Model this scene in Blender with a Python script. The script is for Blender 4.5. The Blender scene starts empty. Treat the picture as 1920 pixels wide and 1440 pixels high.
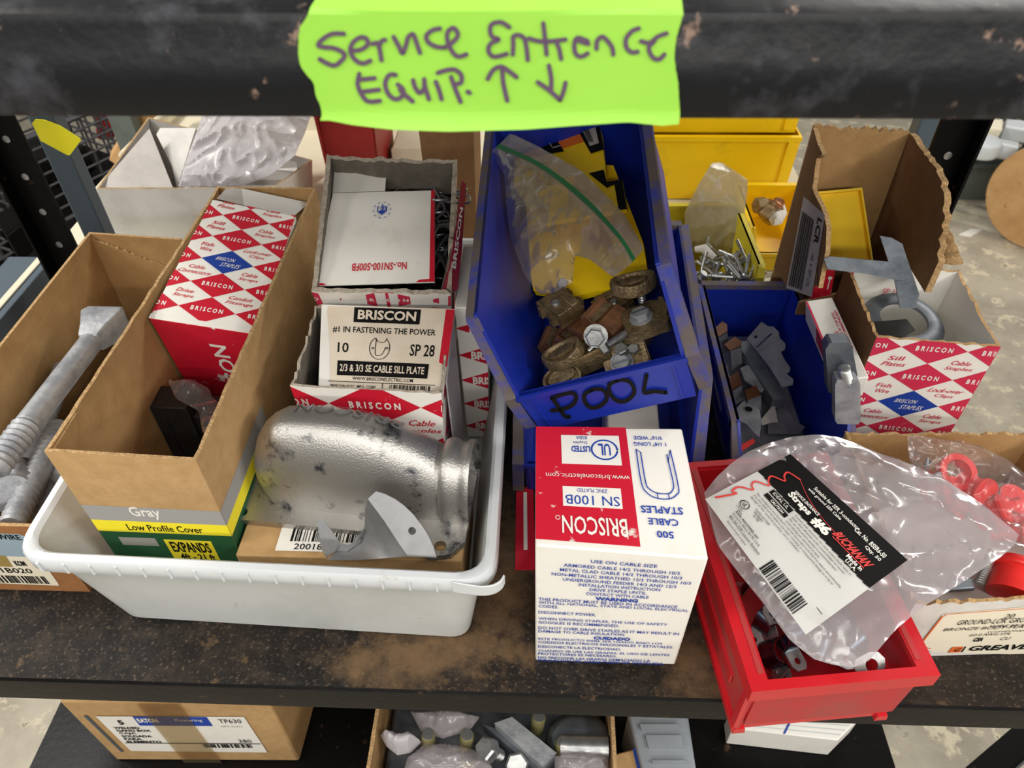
import bpy, math, random
from mathutils import Vector as V, Matrix, Euler, noise
from mathutils.geometry import delaunay_2d_cdt
random.seed(7)
S = bpy.context.scene
COL = S.collection

# ------------------------------------------------------------------ camera
FPX, CX, CY = 1400.0, 960.0, 720.0
R0 = V((0.99930161, 0.03546164, -0.01177975))      # camera right   (world axes)
R1 = V((0.01581869, -0.68707106, -0.72641801))     # camera down
R2 = V((-0.0338535, 0.72572435, -0.68715217))      # camera forward
EYE = V((0.0, -0.26, 0.58054))
cam = bpy.data.cameras.new('camera')
cam.sensor_fit = 'HORIZONTAL'
cam.sensor_width = 36.0
cam.lens = FPX / 1920 * 36
cam.clip_start = 0.01
cam.dof.use_dof = True
cam.dof.focus_distance = 0.60
cam.dof.aperture_fstop = 13.0
camo = bpy.data.objects.new('camera', cam)
COL.objects.link(camo)
camo.matrix_world = Matrix(((R0.x, -R1.x, -R2.x, EYE.x), (R0.y, -R1.y, -R2.y, EYE.y),
                            (R0.z, -R1.z, -R2.z, EYE.z), (0, 0, 0, 1)))
S.camera = camo

# ------------------------------------------------------------------ light
wd = bpy.data.worlds.new('warehouse_air')
S.world = wd
wd.use_nodes = True
bg = wd.node_tree.nodes['Background']
bg.inputs[0].default_value = (1.0, 0.96, 0.9, 1)
bg.inputs[1].default_value = 0.22


def lamp(name, loc, target, sx, sy, power, color=(1, 0.965, 0.91)):
    l = bpy.data.lights.new(name, 'AREA')
    l.shape = 'RECTANGLE'
    l.size, l.size_y, l.energy, l.color = sx, sy, power, color
    o = bpy.data.objects.new(name, l)
    COL.objects.link(o)
    o.location = loc
    o.rotation_euler = (V(target) - V(loc)).to_track_quat('-Z', 'Y').to_euler()
    return o


lamp('aisle_tube_light', (-0.3, -0.75, 2.0), (-0.1, 0.1, 0), 2.4, 0.12, 24)
lamp('far_aisle_tube_light', (0.0, -2.2, 2.3), (0, 0.2, 0.1), 4.5, 0.2, 34)
lamp('third_aisle_tube_light', (0.3, -4.2, 2.3), (0, 0.4, 0.2), 5.0, 0.25, 120)
lamp('left_floor_fill_light', (-1.7, 0.5, 1.7), (-0.9, 0.2, -0.8), 0.9, 0.12, 45)  # added fill with no tube behind it, brightens the floor at lower left
lamp('right_aisle_tube_light', (1.7, -0.55, 1.25), (0.3, 0.5, 0.1), 0.9, 0.12, 26)
lamp('left_aisle_tube_light', (-1.9, -0.5, 1.3), (-0.55, 0.6, 0.1), 0.9, 0.12, 20)
lamp('back_aisle_tube_light', (1.7, 2.2, 1.8), (0.9, 0.9, -0.8), 1.4, 0.15, 38)

S.view_settings.view_transform = 'Standard'
S.view_settings.look = 'None'
S.view_settings.gamma = 1
S.view_settings.use_curve_mapping = False
S.view_settings.exposure = -0.25


# ------------------------------------------------------------------ measuring helpers
def ray(px, py):
    a, b = (px - CX) / FPX, (py - CY) / FPX
    return R0 * a + R1 * b + R2


def W(px, py, z):
    r = ray(px, py)
    return EYE + r * ((z - EYE.z) / r.z)


def WY(px, py, y):
    r = ray(px, py)
    return EYE + r * ((y - EYE.y) / r.y)


def WX(px, py, x):
    r = ray(px, py)
    return EYE + r * ((x - EYE.x) / r.x)


def WP(px, py, p, n):
    r = ray(px, py)
    return EYE + r * ((V(p) - EYE).dot(n) / r.dot(n))


def lerp(a, b, t):
    return a + (b - a) * t


# ------------------------------------------------------------------ materials
def lin(h):
    h = h.lstrip('#')
    c = [int(h[i:i + 2], 16) / 255 for i in (0, 2, 4)]
    return tuple(x / 12.92 if x <= 0.04045 else ((x + 0.055) / 1.055) ** 2.4 for x in c) + (1,)


def mk(name, hx, rough=0.6, metal=0.0, mix=None, bump=None, sss=0, spec=None, coat=0):
    """mix = list of (noise scale, low, high, hex, detail)  bump = (scale, strength)"""
    m = bpy.data.materials.new(name)
    m.use_nodes = True
    nt = m.node_tree
    b = nt.nodes['Principled BSDF']
    b.inputs['Roughness'].default_value = rough
    b.inputs['Metallic'].default_value = metal
    b.inputs['Base Color'].default_value = lin(hx)
    if spec is not None:
        b.inputs['Specular IOR Level'].default_value = spec
    if coat:
        b.inputs['Coat Weight'].default_value = coat
    if sss:
        b.inputs['Subsurface Weight'].default_value = sss
        b.inputs['Subsurface Radius'].default_value = (0.01, 0.01, 0.01)
        b.inputs['Subsurface Scale'].default_value = 0.5
    tc = nt.nodes.new('ShaderNodeTexCoord')
    src = None
    for i, (sc, lo, hi, h2, det) in enumerate(mix or []):
        n = nt.nodes.new('ShaderNodeTexNoise')
        n.inputs['Scale'].default_value = sc
        n.inputs['Detail'].default_value = det
        n.inputs['Roughness'].default_value = 0.65
        nt.links.new(tc.outputs['Object'], n.inputs['Vector'])
        r = nt.nodes.new('ShaderNodeMapRange')
        r.inputs['From Min'].default_value = lo
        r.inputs['From Max'].default_value = hi
        nt.links.new(n.outputs['Fac'], r.inputs['Value'])
        x = nt.nodes.new('ShaderNodeMixRGB')
        nt.links.new(r.outputs[0], x.inputs['Fac'])
        if src is None:
            x.inputs['Color1'].default_value = lin(hx)
        else:
            nt.links.new(src, x.inputs['Color1'])
        x.inputs['Color2'].default_value = lin(h2)
        src = x.outputs[0]
    if src is not None:
        nt.links.new(src, b.inputs['Base Color'])
    if bump:
        n = nt.nodes.new('ShaderNodeTexNoise')
        n.inputs['Scale'].default_value = bump[0]
        n.inputs['Detail'].default_value = 5
        nt.links.new(tc.outputs['Object'], n.inputs['Vector'])
        u = nt.nodes.new('ShaderNodeBump')
        u.inputs['Strength'].default_value = bump[1]
        u.inputs['Distance'].default_value = 0.002
        nt.links.new(n.outputs['Fac'], u.inputs['Height'])
        nt.links.new(u.outputs[0], b.inputs['Normal'])
    return m


def film(name, tint, haze, gloss=0.7, rough=0.12, hazecol='#d8d2d4'):
    """thin plastic film: mostly see-through, a little milky, glossy at glancing angles"""
    m = bpy.data.materials.new(name)
    m.use_nodes = True
    nt = m.node_tree
    nt.nodes.remove(nt.nodes['Principled BSDF'])
    out = nt.nodes['Material Output']
    tr = nt.nodes.new('ShaderNodeBsdfTransparent')
    tr.inputs[0].default_value = lin(tint)
    df = nt.nodes.new('ShaderNodeBsdfDiffuse')
    df.inputs[0].default_value = lin(hazecol)
    tl = nt.nodes.new('ShaderNodeBsdfTranslucent')
    tl.inputs[0].default_value = lin(hazecol)
    dm = nt.nodes.new('ShaderNodeMixShader')
    dm.inputs[0].default_value = 0.25
    nt.links.new(df.outputs[0], dm.inputs[1])
    nt.links.new(tl.outputs[0], dm.inputs[2])
    m1 = nt.nodes.new('ShaderNodeMixShader')
    m1.inputs[0].default_value = haze
    nt.links.new(tr.outputs[0], m1.inputs[1])
    nt.links.new(dm.outputs[0], m1.inputs[2])
    gl = nt.nodes.new('ShaderNodeBsdfGlossy')
    gl.inputs['Roughness'].default_value = rough
    lw = nt.nodes.new('ShaderNodeFresnel')
    lw.inputs[0].default_value = 1.5
    mm = nt.nodes.new('ShaderNodeMath')
    mm.operation = 'MULTIPLY_ADD'
    mm.inputs[1].default_value = gloss
    mm.inputs[2].default_value = 0.02
    nt.links.new(lw.outputs[0], mm.inputs[0])
    m2 = nt.nodes.new('ShaderNodeMixShader')
    nt.links.new(mm.outputs[0], m2.inputs[0])
    nt.links.new(m1.outputs[0], m2.inputs[1])
    nt.links.new(gl.outputs[0], m2.inputs[2])
    nt.links.new(m2.outputs[0], out.inputs[0])
    return m


M = {}
M['card'] = mk('cardboard', '#ba9768', .8, 0, [(90, .35, .75, '#ab8757', 6), (14, .5, .8, '#9f7d52', 4)], (300, .15))
M['card_in'] = mk('cardboard_inside', '#a98657', .85, 0, [(40, .35, .75, '#957143', 6), (9, .5, .75, '#987142', 4)], (250, .2))
M['card_edge'] = mk('cardboard_torn_edge', '#c4a273', .95, 0, [(400, .35, .7, '#8b6b43', 4)], (600, .6))
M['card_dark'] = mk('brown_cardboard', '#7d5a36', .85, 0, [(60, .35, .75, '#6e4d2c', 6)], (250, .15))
M['card_rust'] = mk('reddish_cardboard', '#9c6a3c', .85, 0, [(60, .35, .75, '#8a5a32', 6)], (250, .15))
M['chip'] = mk('grey_chipboard', '#b5aa9a', .9, 0, [(300, .35, .7, '#8d8274', 5)], (500, .4))
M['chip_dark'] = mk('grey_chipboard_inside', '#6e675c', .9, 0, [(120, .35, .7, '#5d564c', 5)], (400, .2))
M['white'] = mk('white_printed_card', '#e6e3db', .55, 0, [(25, .55, .85, '#d3cdbf', 5)], (200, .05))
M['white_dull'] = mk('dull_white_card', '#d6d3cd', .7, 0, [(20, .5, .8, '#bfbab2', 5)], (200, .05))
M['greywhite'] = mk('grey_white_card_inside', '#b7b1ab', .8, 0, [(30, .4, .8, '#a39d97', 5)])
M['red'] = mk('red_print', '#c2122c', .5, 0, [(160, .66, .72, '#dc8f93', 6)])
M['red_faded'] = mk('faded_red_print', '#c92c4c', .5, 0, [(60, .62, .72, '#d78a95', 6)])
M['red_worn'] = mk('worn_red_print', '#c4142e', .5, 0, [(45, .62, .66, '#ddd4cd', 7)])
M['blue'] = mk('blue_print', '#173a94', .5)
M['ink'] = mk('black_ink', '#121111', .75, spec=.15)
M['label_grey'] = mk('grey_white_label_paper', '#c4c3bf', .5, 0, [(30, .5, .8, '#b2b1ad', 5)])
M['yellow_matt'] = mk('matt_yellow_plastic', '#f3c806', .65)
M['beige'] = mk('aged_label_paper', '#ddd0bd', .7, 0, [(18, .45, .75, '#cdbca6', 5)])
M['cream'] = mk('cream_label_paper', '#e4dbc4', .7)
M['tub'] = mk('milky_plastic', '#c6c8c6', .38, 0, [(9, .45, .75, '#b1b3ae', 5), (40, .66, .74, '#96938a', 6)], None, .15)
M['tubrim_glow'] = mk('milky_plastic_glow_tint', '#ccd0d3', .32, 0, [(30, .68, .76, '#b8b4a8', 6)], None, .2)  # same plastic as the tub; light through the thin skirt is painted lighter
M['alu'] = mk('cast_aluminium', '#b8b6b2', .42, .95, [(34, .56, .66, '#56585e', 5)], (700, .25))
M['alu_sheet'] = mk('sheet_aluminium', '#8c8c8d', .45, .7, [(60, .4, .8, '#7c7e80', 3)], (40, .05))
M['galv'] = mk('galvanised_steel', '#a9abae', .55, .45, [(50, .4, .7, '#80838a', 6)], (260, .25))
M['zinc'] = mk('zinc_plated_steel', '#b4b5b3', .34, .8, [(60, .4, .75, '#84868a', 4)], (250, .08))
M['steel'] = mk('dark_bare_steel', '#767c82', .45, .6, [(40, .4, .7, '#565d66', 6)], (150, .1))
M['gun'] = mk('staple_steel', '#96969a', .3, .75)
M['black'] = mk('black_painted_steel', '#0e0d0d', .34, 0, [(55, .64, .71, '#4a3728', 7), (7, .5, .8, '#171514', 5)], (150, .12), 0, .1)
M['beam'] = mk('chipped_black_beam_paint', '#131417', .42, 0, [(30, .5, .74, '#4a4a50', 7), (55, .64, .70, '#8c7466', 7)], (90, .35), 0, .3)
M['blackplastic'] = mk('black_plastic', '#1f1e1e', .55, 0, [(60, .4, .8, '#2b2928', 4)])
M['bluebin'] = mk('blue_bin_plastic', '#132a94', .36, 0, [(30, .55, .85, '#11257c', 5)], (300, .04))
M['bluedust'] = mk('dusty_blue_rim', '#2038a8', .65, 0, [(40, .28, .56, '#5e5450', 7)], (300, .1))
M['yellow'] = mk('yellow_bin_plastic', '#f6cc08', .4, 0, [(18, .6, .85, '#cfae1c', 5)])
M['yellow_dirty'] = mk('dirty_yellow_plastic', '#d8c62c', .5, 0, [(24, .4, .75, '#a89a2e', 6)])
M['yellowcard'] = mk('yellow_card', '#fad20a', .5)
M['orange'] = mk('orange_card', '#ea7414', .5)
M['redbin'] = mk('red_bin_plastic', '#c41a24', .35, 0, [(25, .5, .8, '#b42a30', 5)], (300, .03))
M['redbin_dust'] = mk('dusty_red_plastic', '#b22a2e', .6, 0, [(30, .4, .75, '#984640', 6)])
M['redcap'] = mk('red_soft_plastic', '#e02a26', .4, sss=.1)
M['darkred'] = mk('dark_red_plastic', '#8e1414', .45)
M['bronze'] = mk('cast_bronze', '#94805f', .42, .6, [(90, .4, .72, '#5f5039', 6)], (420, .6))
M['copper'] = mk('copper_bronze', '#b98560', .38, .7, [(80, .4, .75, '#7b5642', 5)], (600, .25))
M['lime'] = mk('lime_tape', '#96d348', .55, 0, [(8, .4, .8, '#a4dc52', 3)], (40, .15))
M['purple'] = mk('purple_marker', '#5c4560', .6)
M['tag'] = mk('yellow_tag_plastic', '#f4ea2a', .5, 0, [(60, .6, .8, '#d9cf5a', 4)])
M['slate'] = mk('blue_grey_paint', '#4a5660', .5, 0, [(30, .55, .8, '#4b545c', 5)])
M['greygreen'] = mk('grey_green_plastic', '#5d645f', .5, 0, [(20, .5, .8, '#4a504c', 5)])
M['wire'] = mk('wire_mesh_steel', '#4c4c4f', .5, .4)
M['wood'] = mk('pale_plywood', '#c9a06c', .7, 0, [(14, .35, .7, '#b48a58', 6), (40, .6, .75, '#a17a4c', 5)])
M['creampaint'] = mk('cream_paint', '#dcd4bd', .5, 0, [(6, .5, .8, '#cdc4ac', 4)])
M['glasswhite'] = mk('pale_plastic', '#c3c8ca', .3, 0, None, None, .1)
M['rustclip'] = mk('copper_brown_clip', '#6e4326', .5, .4, [(60, .4, .7, '#5f3820', 5)])
M['clipgrey'] = mk('grey_clip_steel', '#8b8c94', .45, .5, [(50, .4, .75, '#6c6d76', 5)], (200, .1))
M['bluesteel'] = mk('blued_steel', '#7d97ad', .25, 1, [(50, .4, .75, '#31424f', 5)])
M['brass'] = mk('dull_brass', '#a39c6c', .4, .6)
M['gpl'] = mk('grey_plastic', '#8d9399', .5, 0, [(20, .5, .8, '#7c8288', 4)])
M['eblue'] = mk('label_blue', '#1b3fa0', .5)
M['green'] = mk('dark_green_print', '#1d5433', .55)
M['yprint'] = mk('yellow_print', '#f0e02e', .55)
M['gprint'] = mk('grey_print', '#9c9b99', .6)
M['bluegrey'] = mk('pale_blue_print', '#93a7b4', .6)
M['oprint'] = mk('orange_line_print', '#d9662a', .6)
M['olive'] = mk('olive_print', '#9a8346', .6)
M['redink'] = mk('red_ink', '#d23a36', .5)
M['cornerwhite'] = mk('worn_white_corner', '#e9e5da', .85, 0, None, (500, .5))
M['film'] = film('clear_bag_film', '#fdfbfb', .10, .55, .16)
M['film_hazy'] = film('hazy_bag_film', '#f8f4f6', .32, .6, .16)
M['film_cloud'] = film('cloudy_bag_film', '#ece4cf', .50, .25, .4, '#cdc49c')
M['film_grey'] = film('grey_bag_film', '#e8e6e8', .72, .4, .3, '#dedadd')
M['film_green'] = film('green_zip_strip', '#3aa468', .6, .6, .2, '#35905a')
M['tape_clear'] = film('brown_packing_tape', '#efe4cf', .14, .6, .15, '#c2ae8e')


def deck_mat():
    m = mk('dusty_black_shelf', '#191716', .6, 0, [(7, .42, .72, '#2f2822', 8), (60, .48, .8, '#3f362e', 12), (300, .56, .74, '#6a5d4e', 6)], (260, .25), 0, .15)
    nt = m.node_tree
    b = nt.nodes['Principled BSDF']
    src = b.inputs['Base Color'].links[0].from_socket
    tc = [n for n in nt.nodes if n.type == 'TEX_COORD'][0]
    nz = nt.nodes.new('ShaderNodeTexNoise')
    nz.inputs['Scale'].default_value = 45
    nz.inputs['Detail'].default_value = 8
    nz.inputs['Roughness'].default_value = .7
    nt.links.new(tc.outputs['Object'], nz.inputs['Vector'])
    for (x, y, rx, ry) in ((-.115, .02, .05, .022), (-.03, .10, .035, .09), (.13, .02, .03, .05), (-.075, .035, .07, .025)):
        mp = nt.nodes.new('ShaderNodeMapping')
        mp.vector_type = 'POINT'
        mp.inputs['Scale'].default_value = (1 / rx, 1 / ry, 0)
        mp.inputs['Location'].default_value = (-(x + .085) / rx, -(y - .25) / ry, 0)    # shelf_top's origin is its shelf's
        nt.links.new(tc.outputs['Object'], mp.inputs['Vector'])
        ln = nt.nodes.new('ShaderNodeVectorMath')
        ln.operation = 'LENGTH'
        nt.links.new(mp.outputs[0], ln.inputs[0])
        r = nt.nodes.new('ShaderNodeMapRange')
        r.inputs['From Min'].default_value = 1.5
        r.inputs['From Max'].default_value = .3
        r.inputs['To Max'].default_value = .40
        nt.links.new(ln.outputs['Value'], r.inputs['Value'])
        ad = nt.nodes.new('ShaderNodeMath')
        nt.links.new(r.outputs[0], ad.inputs[0])
        nt.links.new(nz.outputs['Fac'], ad.inputs[1])
        r2 = nt.nodes.new('ShaderNodeMapRange')
        r2.inputs['From Min'].default_value = .62
        r2.inputs['From Max'].default_value = 1.0
        nt.links.new(ad.outputs[0], r2.inputs['Value'])
        x_ = nt.nodes.new('ShaderNodeMixRGB')
        nt.links.new(r2.outputs[0], x_.inputs['Fac'])
        nt.links.new(src, x_.inputs['Color1'])
        x_.inputs['Color2'].default_value = lin('#655039')
        src = x_.outputs[0]
    nt.links.new(src, b.inputs['Base Color'])
    return m


M['deck'] = deck_mat()
M['floor'] = mk('speckled_concrete', '#b3ab99', .6, 0, [(5, .4, .7, '#8f8777', 6), (17, .54, .60, '#cbc1a7', 6), (34, .63, .70, '#857d70', 4)], (60, .2))

# ------------------------------------------------------------------ mesh builder
WLOC = {}
_gc = {}


def glyphs(s, bold=0.0):
    k = (s, bold)
    if k not in _gc:
        cu = bpy.data.curves.new('t', 'FONT')
        cu.body = s
        cu.resolution_u = 2
        cu.offset = bold
        ob = bpy.data.objects.new('t', cu)
        COL.objects.link(ob)
        dg = bpy.context.evaluated_depsgraph_get()
        me = bpy.data.meshes.new_from_object(ob.evaluated_get(dg))
        me.calc_loop_triangles()
        vs = [v.co for v in me.vertices]
        x0, x1 = min(v.x for v in vs), max(v.x for v in vs)
        y0, y1 = min(v.y for v in vs), max(v.y for v in vs)
        vv = [((v.x - x0) / (x1 - x0), (v.y - y0) / max(y1 - y0, 1e-6)) for v in vs]
        tr = []
        for t in me.loop_triangles:
            a, b, c = t.vertices
            (ax, ay), (bx, by), (cx, cy) = vv[a], vv[b], vv[c]
            tr.append((a, b, c) if (bx - ax) * (cy - ay) - (by - ay) * (cx - ax) > 0 else (a, c, b))
        _gc[k] = (vv, tr)
        bpy.data.objects.remove(ob)
        bpy.data.meshes.remove(me)
        bpy.data.curves.remove(cu)
    return _gc[k]


def clip01(poly):
    for ax, lim, sg in ((0, 0, 1), (0, 1, -1), (1, 0, 1), (1, 1, -1)):
        out = []
        for i in range(len(poly)):
            a, b = poly[i - 1], poly[i]
            da, db = (a[ax] - lim) * sg, (b[ax] - lim) * sg
            if (da < 0) != (db < 0):
                t = da / (da - db)
                out.append((a[0] + (b[0] - a[0]) * t, a[1] + (b[1] - a[1]) * t))
            if db >= 0:
                out.append(b)
        poly = out
        if len(poly) < 3:
            return []
    return poly


class Quad:
    """surface patch: u to the right and v upward as one looks at it"""
    def __init__(s, p00, p10, p11, p01):
        s.p = [V(p00), V(p10), V(p11), V(p01)]
        s.n = (s.p[1] - s.p[0]).cross(s.p[3] - s.p[0]).normalized()

    def __call__(s, u, v, off=0.0):
        a, b, c, d = s.p
        return lerp(lerp(a, b, u), lerp(d, c, u), v) + s.n * off


def catmull(pts, k=5, closed=False):
    n = len(pts)
    out = []
    for i in range(n if closed else n - 1):
        if closed:
            p = [pts[(i + j) % n] for j in (-1, 0, 1, 2)]
        else:
            p = [pts[max(0, min(n - 1, i + j))] for j in (-1, 0, 1, 2)]
        for q in range(k):
            t = q / k
            out.append(tuple(.5 * (2 * p[1][d] + (p[2][d] - p[0][d]) * t + (2 * p[0][d] - 5 * p[1][d] + 4 * p[2][d] - p[3][d]) * t * t
                                   + (3 * p[1][d] - p[0][d] - 3 * p[2][d] + p[3][d]) * t ** 3) for d in range(len(p[0]))))
    if not closed:
        out.append(tuple(pts[-1]))
    return out


class MB:
    def __init__(s):
        s.v, s.f, s.m, s.mats = [], [], [], []

    def mi(s, mat):
        if mat not in s.mats:
            s.mats.append(mat)
        return s.mats.index(mat)

    def add(s, vs, fs, mat, X=None):
        o = len(s.v)
        s.v += [(X @ V(p)) if X else V(p) for p in vs]
        k = s.mi(mat)
        for f in fs:
            s.f.append([o + i for i in f])
            s.m.append(k)
        return s

    def poly(s, pts, mat):
        return s.add(pts, [list(range(len(pts)))], mat)

    def prism(s, pts, ext, mat, side=None, X=None):
        """closed polygon pts extruded by vector ext"""
        n = len(pts)
        pts = [V(p) for p in pts]
        ext = V(ext)
        nr = V((0, 0, 0))
        for i in range(n):
            nr += pts[i].cross(pts[(i + 1) % n])
        if nr.dot(ext) > 0:
            pts = pts[::-1]
        vs = pts + [p + ext for p in pts]
        s.add(vs, [list(range(n)), list(range(2 * n - 1, n - 1, -1))], mat, X)
        s.add(vs, [[(i + 1) % n, i, i + n, (i + 1) % n + n] for i in range(n)], side or mat, X)
        return s

    def box(s, c, size, mat, X=None):
        x, y, z = [q / 2 for q in size]
        c = V(c)
        vs = [c + V((a * x, b * y, d * z)) for d in (-1, 1) for a, b in ((-1, -1), (1, -1), (1, 1), (-1, 1))]
        return s.add(vs, [(3, 2, 1, 0), (4, 5, 6, 7), (0, 1, 5, 4), (1, 2, 6, 5), (2, 3, 7, 6), (3, 0, 4, 7)], mat, X)

    def hexa(s, b, t, mats):
        """b,t: four corners front-left, front-right, back-right, back-left; mats bottom, top, front, right, back, left"""
        vs = [V(p) for p in list(b) + list(t)]
        fs = [(3, 2, 1, 0), (4, 5, 6, 7), (0, 1, 5, 4), (1, 2, 6, 5), (2, 3, 7, 6), (3, 0, 4, 7)]
        if not isinstance(mats, (list, tuple)):
            mats = [mats] * 6
        o = len(s.v)
        s.v += vs
        for f, m in zip(fs, mats):
            s.f.append([o + i for i in f])
            s.m.append(s.mi(m))
        return s

    def loft(s, secs, mat, closed=True, cap0=False, cap1=False, X=None):
        n = len(secs[0])
        vs = [p for sec in secs for p in sec]
        fs = []
        for k in range(len(secs) - 1):
            for i in range(n if closed else n - 1):
                j = (i + 1) % n
                fs.append((k * n + i, k * n + j, (k + 1) * n + j, (k + 1) * n + i))
        if cap0:
            fs.append(tuple(range(n - 1, -1, -1)))
        if cap1:
            fs.append(tuple((len(secs) - 1) * n + i for i in range(n)))
        return s.add(vs, fs, mat, X)

    def lathe(s, prof, mat, n=20, X=None, cap=True):
        secs = [[(r * math.cos(2 * math.pi * i / n), r * math.sin(2 * math.pi * i / n), z) for i in range(n)] for r, z in prof]
        return s.loft(secs, mat, True, cap, cap, X)

    def tube(s, path, r, mat, n=10, X=None, closed=False):
        P = [V(p) for p in path]
        R = r if isinstance(r, (list, tuple)) else [r] * len(P)
        secs = []
        up = None
        for i, p in enumerate(P):
            if closed:
                d = P[(i + 1) % len(P)] - P[i - 1]
            else:
                d = P[min(i + 1, len(P) - 1)] - P[max(i - 1, 0)]
            d.normalize()
            if up is None:
                up = V((0, 0, 1)) if abs(d.z) < .9 else V((1, 0, 0))
            a = d.cross(up)
            if a.length < 1e-4:
                a = d.cross(V((1, 0, 0)))
            a.normalize()
            b = a.cross(d)
            up = b
            secs.append([p + (a * math.cos(t) + b * math.sin(t)) * R[i] for t in [2 * math.pi * k / n for k in range(n)]])
        if closed:
            secs.append(secs[0])
        return s.loft([q[::-1] for q in secs], mat, True, not closed, not closed, X)

    def sphere(s, c, r, mat, n=12, X=None):
        c = V(c)
        rr = r if isinstance(r, (tuple, list)) else (r, r, r)
        k = n // 2
        secs = []
        for i in range(k + 1):
            a = -math.pi / 2 + math.pi * i / k
            q = max(math.cos(a), 1e-3)
            secs.append([c + V((rr[0] * q * math.cos(2 * math.pi * j / n), rr[1] * q * math.sin(2 * math.pi * j / n), rr[2] * math.sin(a))) for j in range(n)])
        return s.loft(secs, mat, True, True, True, X)

    def plate(s, outer, holes, t, mat, X=None):
        """flat plate in XY with holes, thickness t centred on z=0"""
        cu = bpy.data.curves.new('p', 'CURVE')
        cu.dimensions = '2D'
        cu.fill_mode = 'BOTH'
        cu.extrude = t / 2
        for lp in [outer] + list(holes):
            sp = cu.splines.new('POLY')
            sp.points.add(len(lp) - 1)
            for i, p in enumerate(lp):
                sp.points[i].co = (p[0] * 100, p[1] * 100, 0, 1)
            sp.use_cyclic_u = True
        cu.extrude = t * 50
        ob = bpy.data.objects.new('p', cu)
        COL.objects.link(ob)
        me = bpy.data.meshes.new_from_object(ob.evaluated_get(bpy.context.evaluated_depsgraph_get()))
        s.add([v.co / 100 for v in me.vertices], [list(p.vertices) for p in me.polygons], mat, X)
        bpy.data.objects.remove(ob)
        bpy.data.meshes.remove(me)
        bpy.data.curves.remove(cu)
        return s

    # ---- printing on a surface patch
    def uvpoly(s, Q, pts, mat, off=.0002):
        p = clip01(list(pts))
        if len(p) >= 3:
            s.poly([Q(u, v, off) for u, v in p], mat)
        return s

    def rect(s, Q, r, mat, off=.0002):
        u0, v0, u1, v1 = r
        return s.uvpoly(Q, [(u0, v0), (u1, v0), (u1, v1), (u0, v1)], mat, off)

    def text(s, Q, txt, r, mat, bold=0.0, off=.0004, rot=0, clip=True, slant=0):
        u0, v0, u1, v1 = r
        vv, tr = glyphs(txt, bold)

        def mp(p):
            a, b = p
            a += slant * (b - .5)
            if rot == 1:
                return (u1 - (u1 - u0) * b, v0 + (v1 - v0) * a)
            if rot == 3:
                return (u0 + (u1 - u0) * b, v1 - (v1 - v0) * a)
            return (u0 + (u1 - u0) * a, v0 + (v1 - v0) * b)
        for t in tr:
            p = [mp(vv[i]) for i in t]
            if clip:
                p = clip01(p)
                if len(p) < 3:
                    continue
            s.poly([Q(u, v, off) for u, v in p], mat)
        return s

    def barcode(s, Q, r, mat, n=34, off=.0004, seed=3, vert=False):
        rd = random.Random(seed)
        u0, v0, u1, v1 = r
        ws = [rd.choice((1, 1, 2, 3)) for _ in range(2 * n)]
        tot = sum(ws)
        x = 0
        for i, w in enumerate(ws):
            if i % 2 == 0:
                a, b = x / tot, (x + w) / tot
                if vert:
                    s.rect(Q, (u0, lerp(v0, v1, a), u1, lerp(v0, v1, b)), mat, off)
                else:
                    s.rect(Q, (lerp(u0, u1, a), v0, lerp(u0, u1, b), v1), mat, off)
            x += w
        return s

    def stroke(s, fn, pts, w, mat, k=5, smooth=True):
        P = catmull(pts, k) if smooth and len(pts) > 2 else [tuple(p) for p in pts]
        L, Rr = [], []
        for i, p in enumerate(P):
            a, b = P[max(i - 1, 0)], P[min(i + 1, len(P) - 1)]
            dx, dy = b[0] - a[0], b[1] - a[1]
            l = math.hypot(dx, dy) or 1
            nx, ny = -dy / l * w / 2, dx / l * w / 2
            L.append((p[0] + nx, p[1] + ny))
            Rr.append((p[0] - nx, p[1] - ny))
        for i in range(len(P) - 1):
            s.poly([fn(*L[i]), fn(*Rr[i]), fn(*Rr[i + 1]), fn(*L[i + 1])], mat)
        for p in (P[0], P[-1]):
            s.poly([fn(p[0] + w / 2 * math.cos(t), p[1] - w / 2 * math.sin(t)) for t in [2 * math.pi * j / 10 for j in range(10)]], mat)
        return s

    def build(s, name, parent=None, smooth=35, bevel=0, local=False, subsurf=0):
        me = bpy.data.meshes.new(name)
        if parent is not None:
            org = WLOC[parent]
        elif local:
            org = V((0, 0, 0))
        else:
            xs = [p.x for p in s.v]
            ys = [p.y for p in s.v]
            org = V(((min(xs) + max(xs)) / 2, (min(ys) + max(ys)) / 2, min(p.z for p in s.v)))
        me.from_pydata([p - org for p in s.v], [], s.f)
        for m in s.mats:
            me.materials.append(m)
        me.polygons.foreach_set('material_index', s.m)
        if smooth:
            me.polygons.foreach_set('use_smooth', [True] * len(me.polygons))
            me.set_sharp_from_angle(angle=math.radians(smooth))
        me.update()
        o = bpy.data.objects.new(name, me)
        COL.objects.link(o)
        if parent is not None:
            o.parent = parent
        else:
            o.location = org
        WLOC[o] = org
        if bevel:
            b = o.modifiers.new('edge', 'BEVEL')
            b.width = bevel
            b.segments = 2
            b.limit_method = 'ANGLE'
            b.angle_limit = math.radians(50)
        if subsurf:
            b = o.modifiers.new('round', 'SUBSURF')
            b.levels = b.render_levels = subsurf
        return o


def tag(o, label, cat, group=None):
    o['label'] = label
    o['category'] = cat
    if group:
        o['group'] = group
    return o


def thing(name, label, cat, loc=(0, 0, 0), group=None):
    o = bpy.data.objects.new(name, None)
    o.empty_display_size = .01
    COL.objects.link(o)
    o.location = loc
    WLOC[o] = V(loc)
    return tag(o, label, cat, group)


def struct(o):
    o['kind'] = 'structure'
    return o


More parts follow.
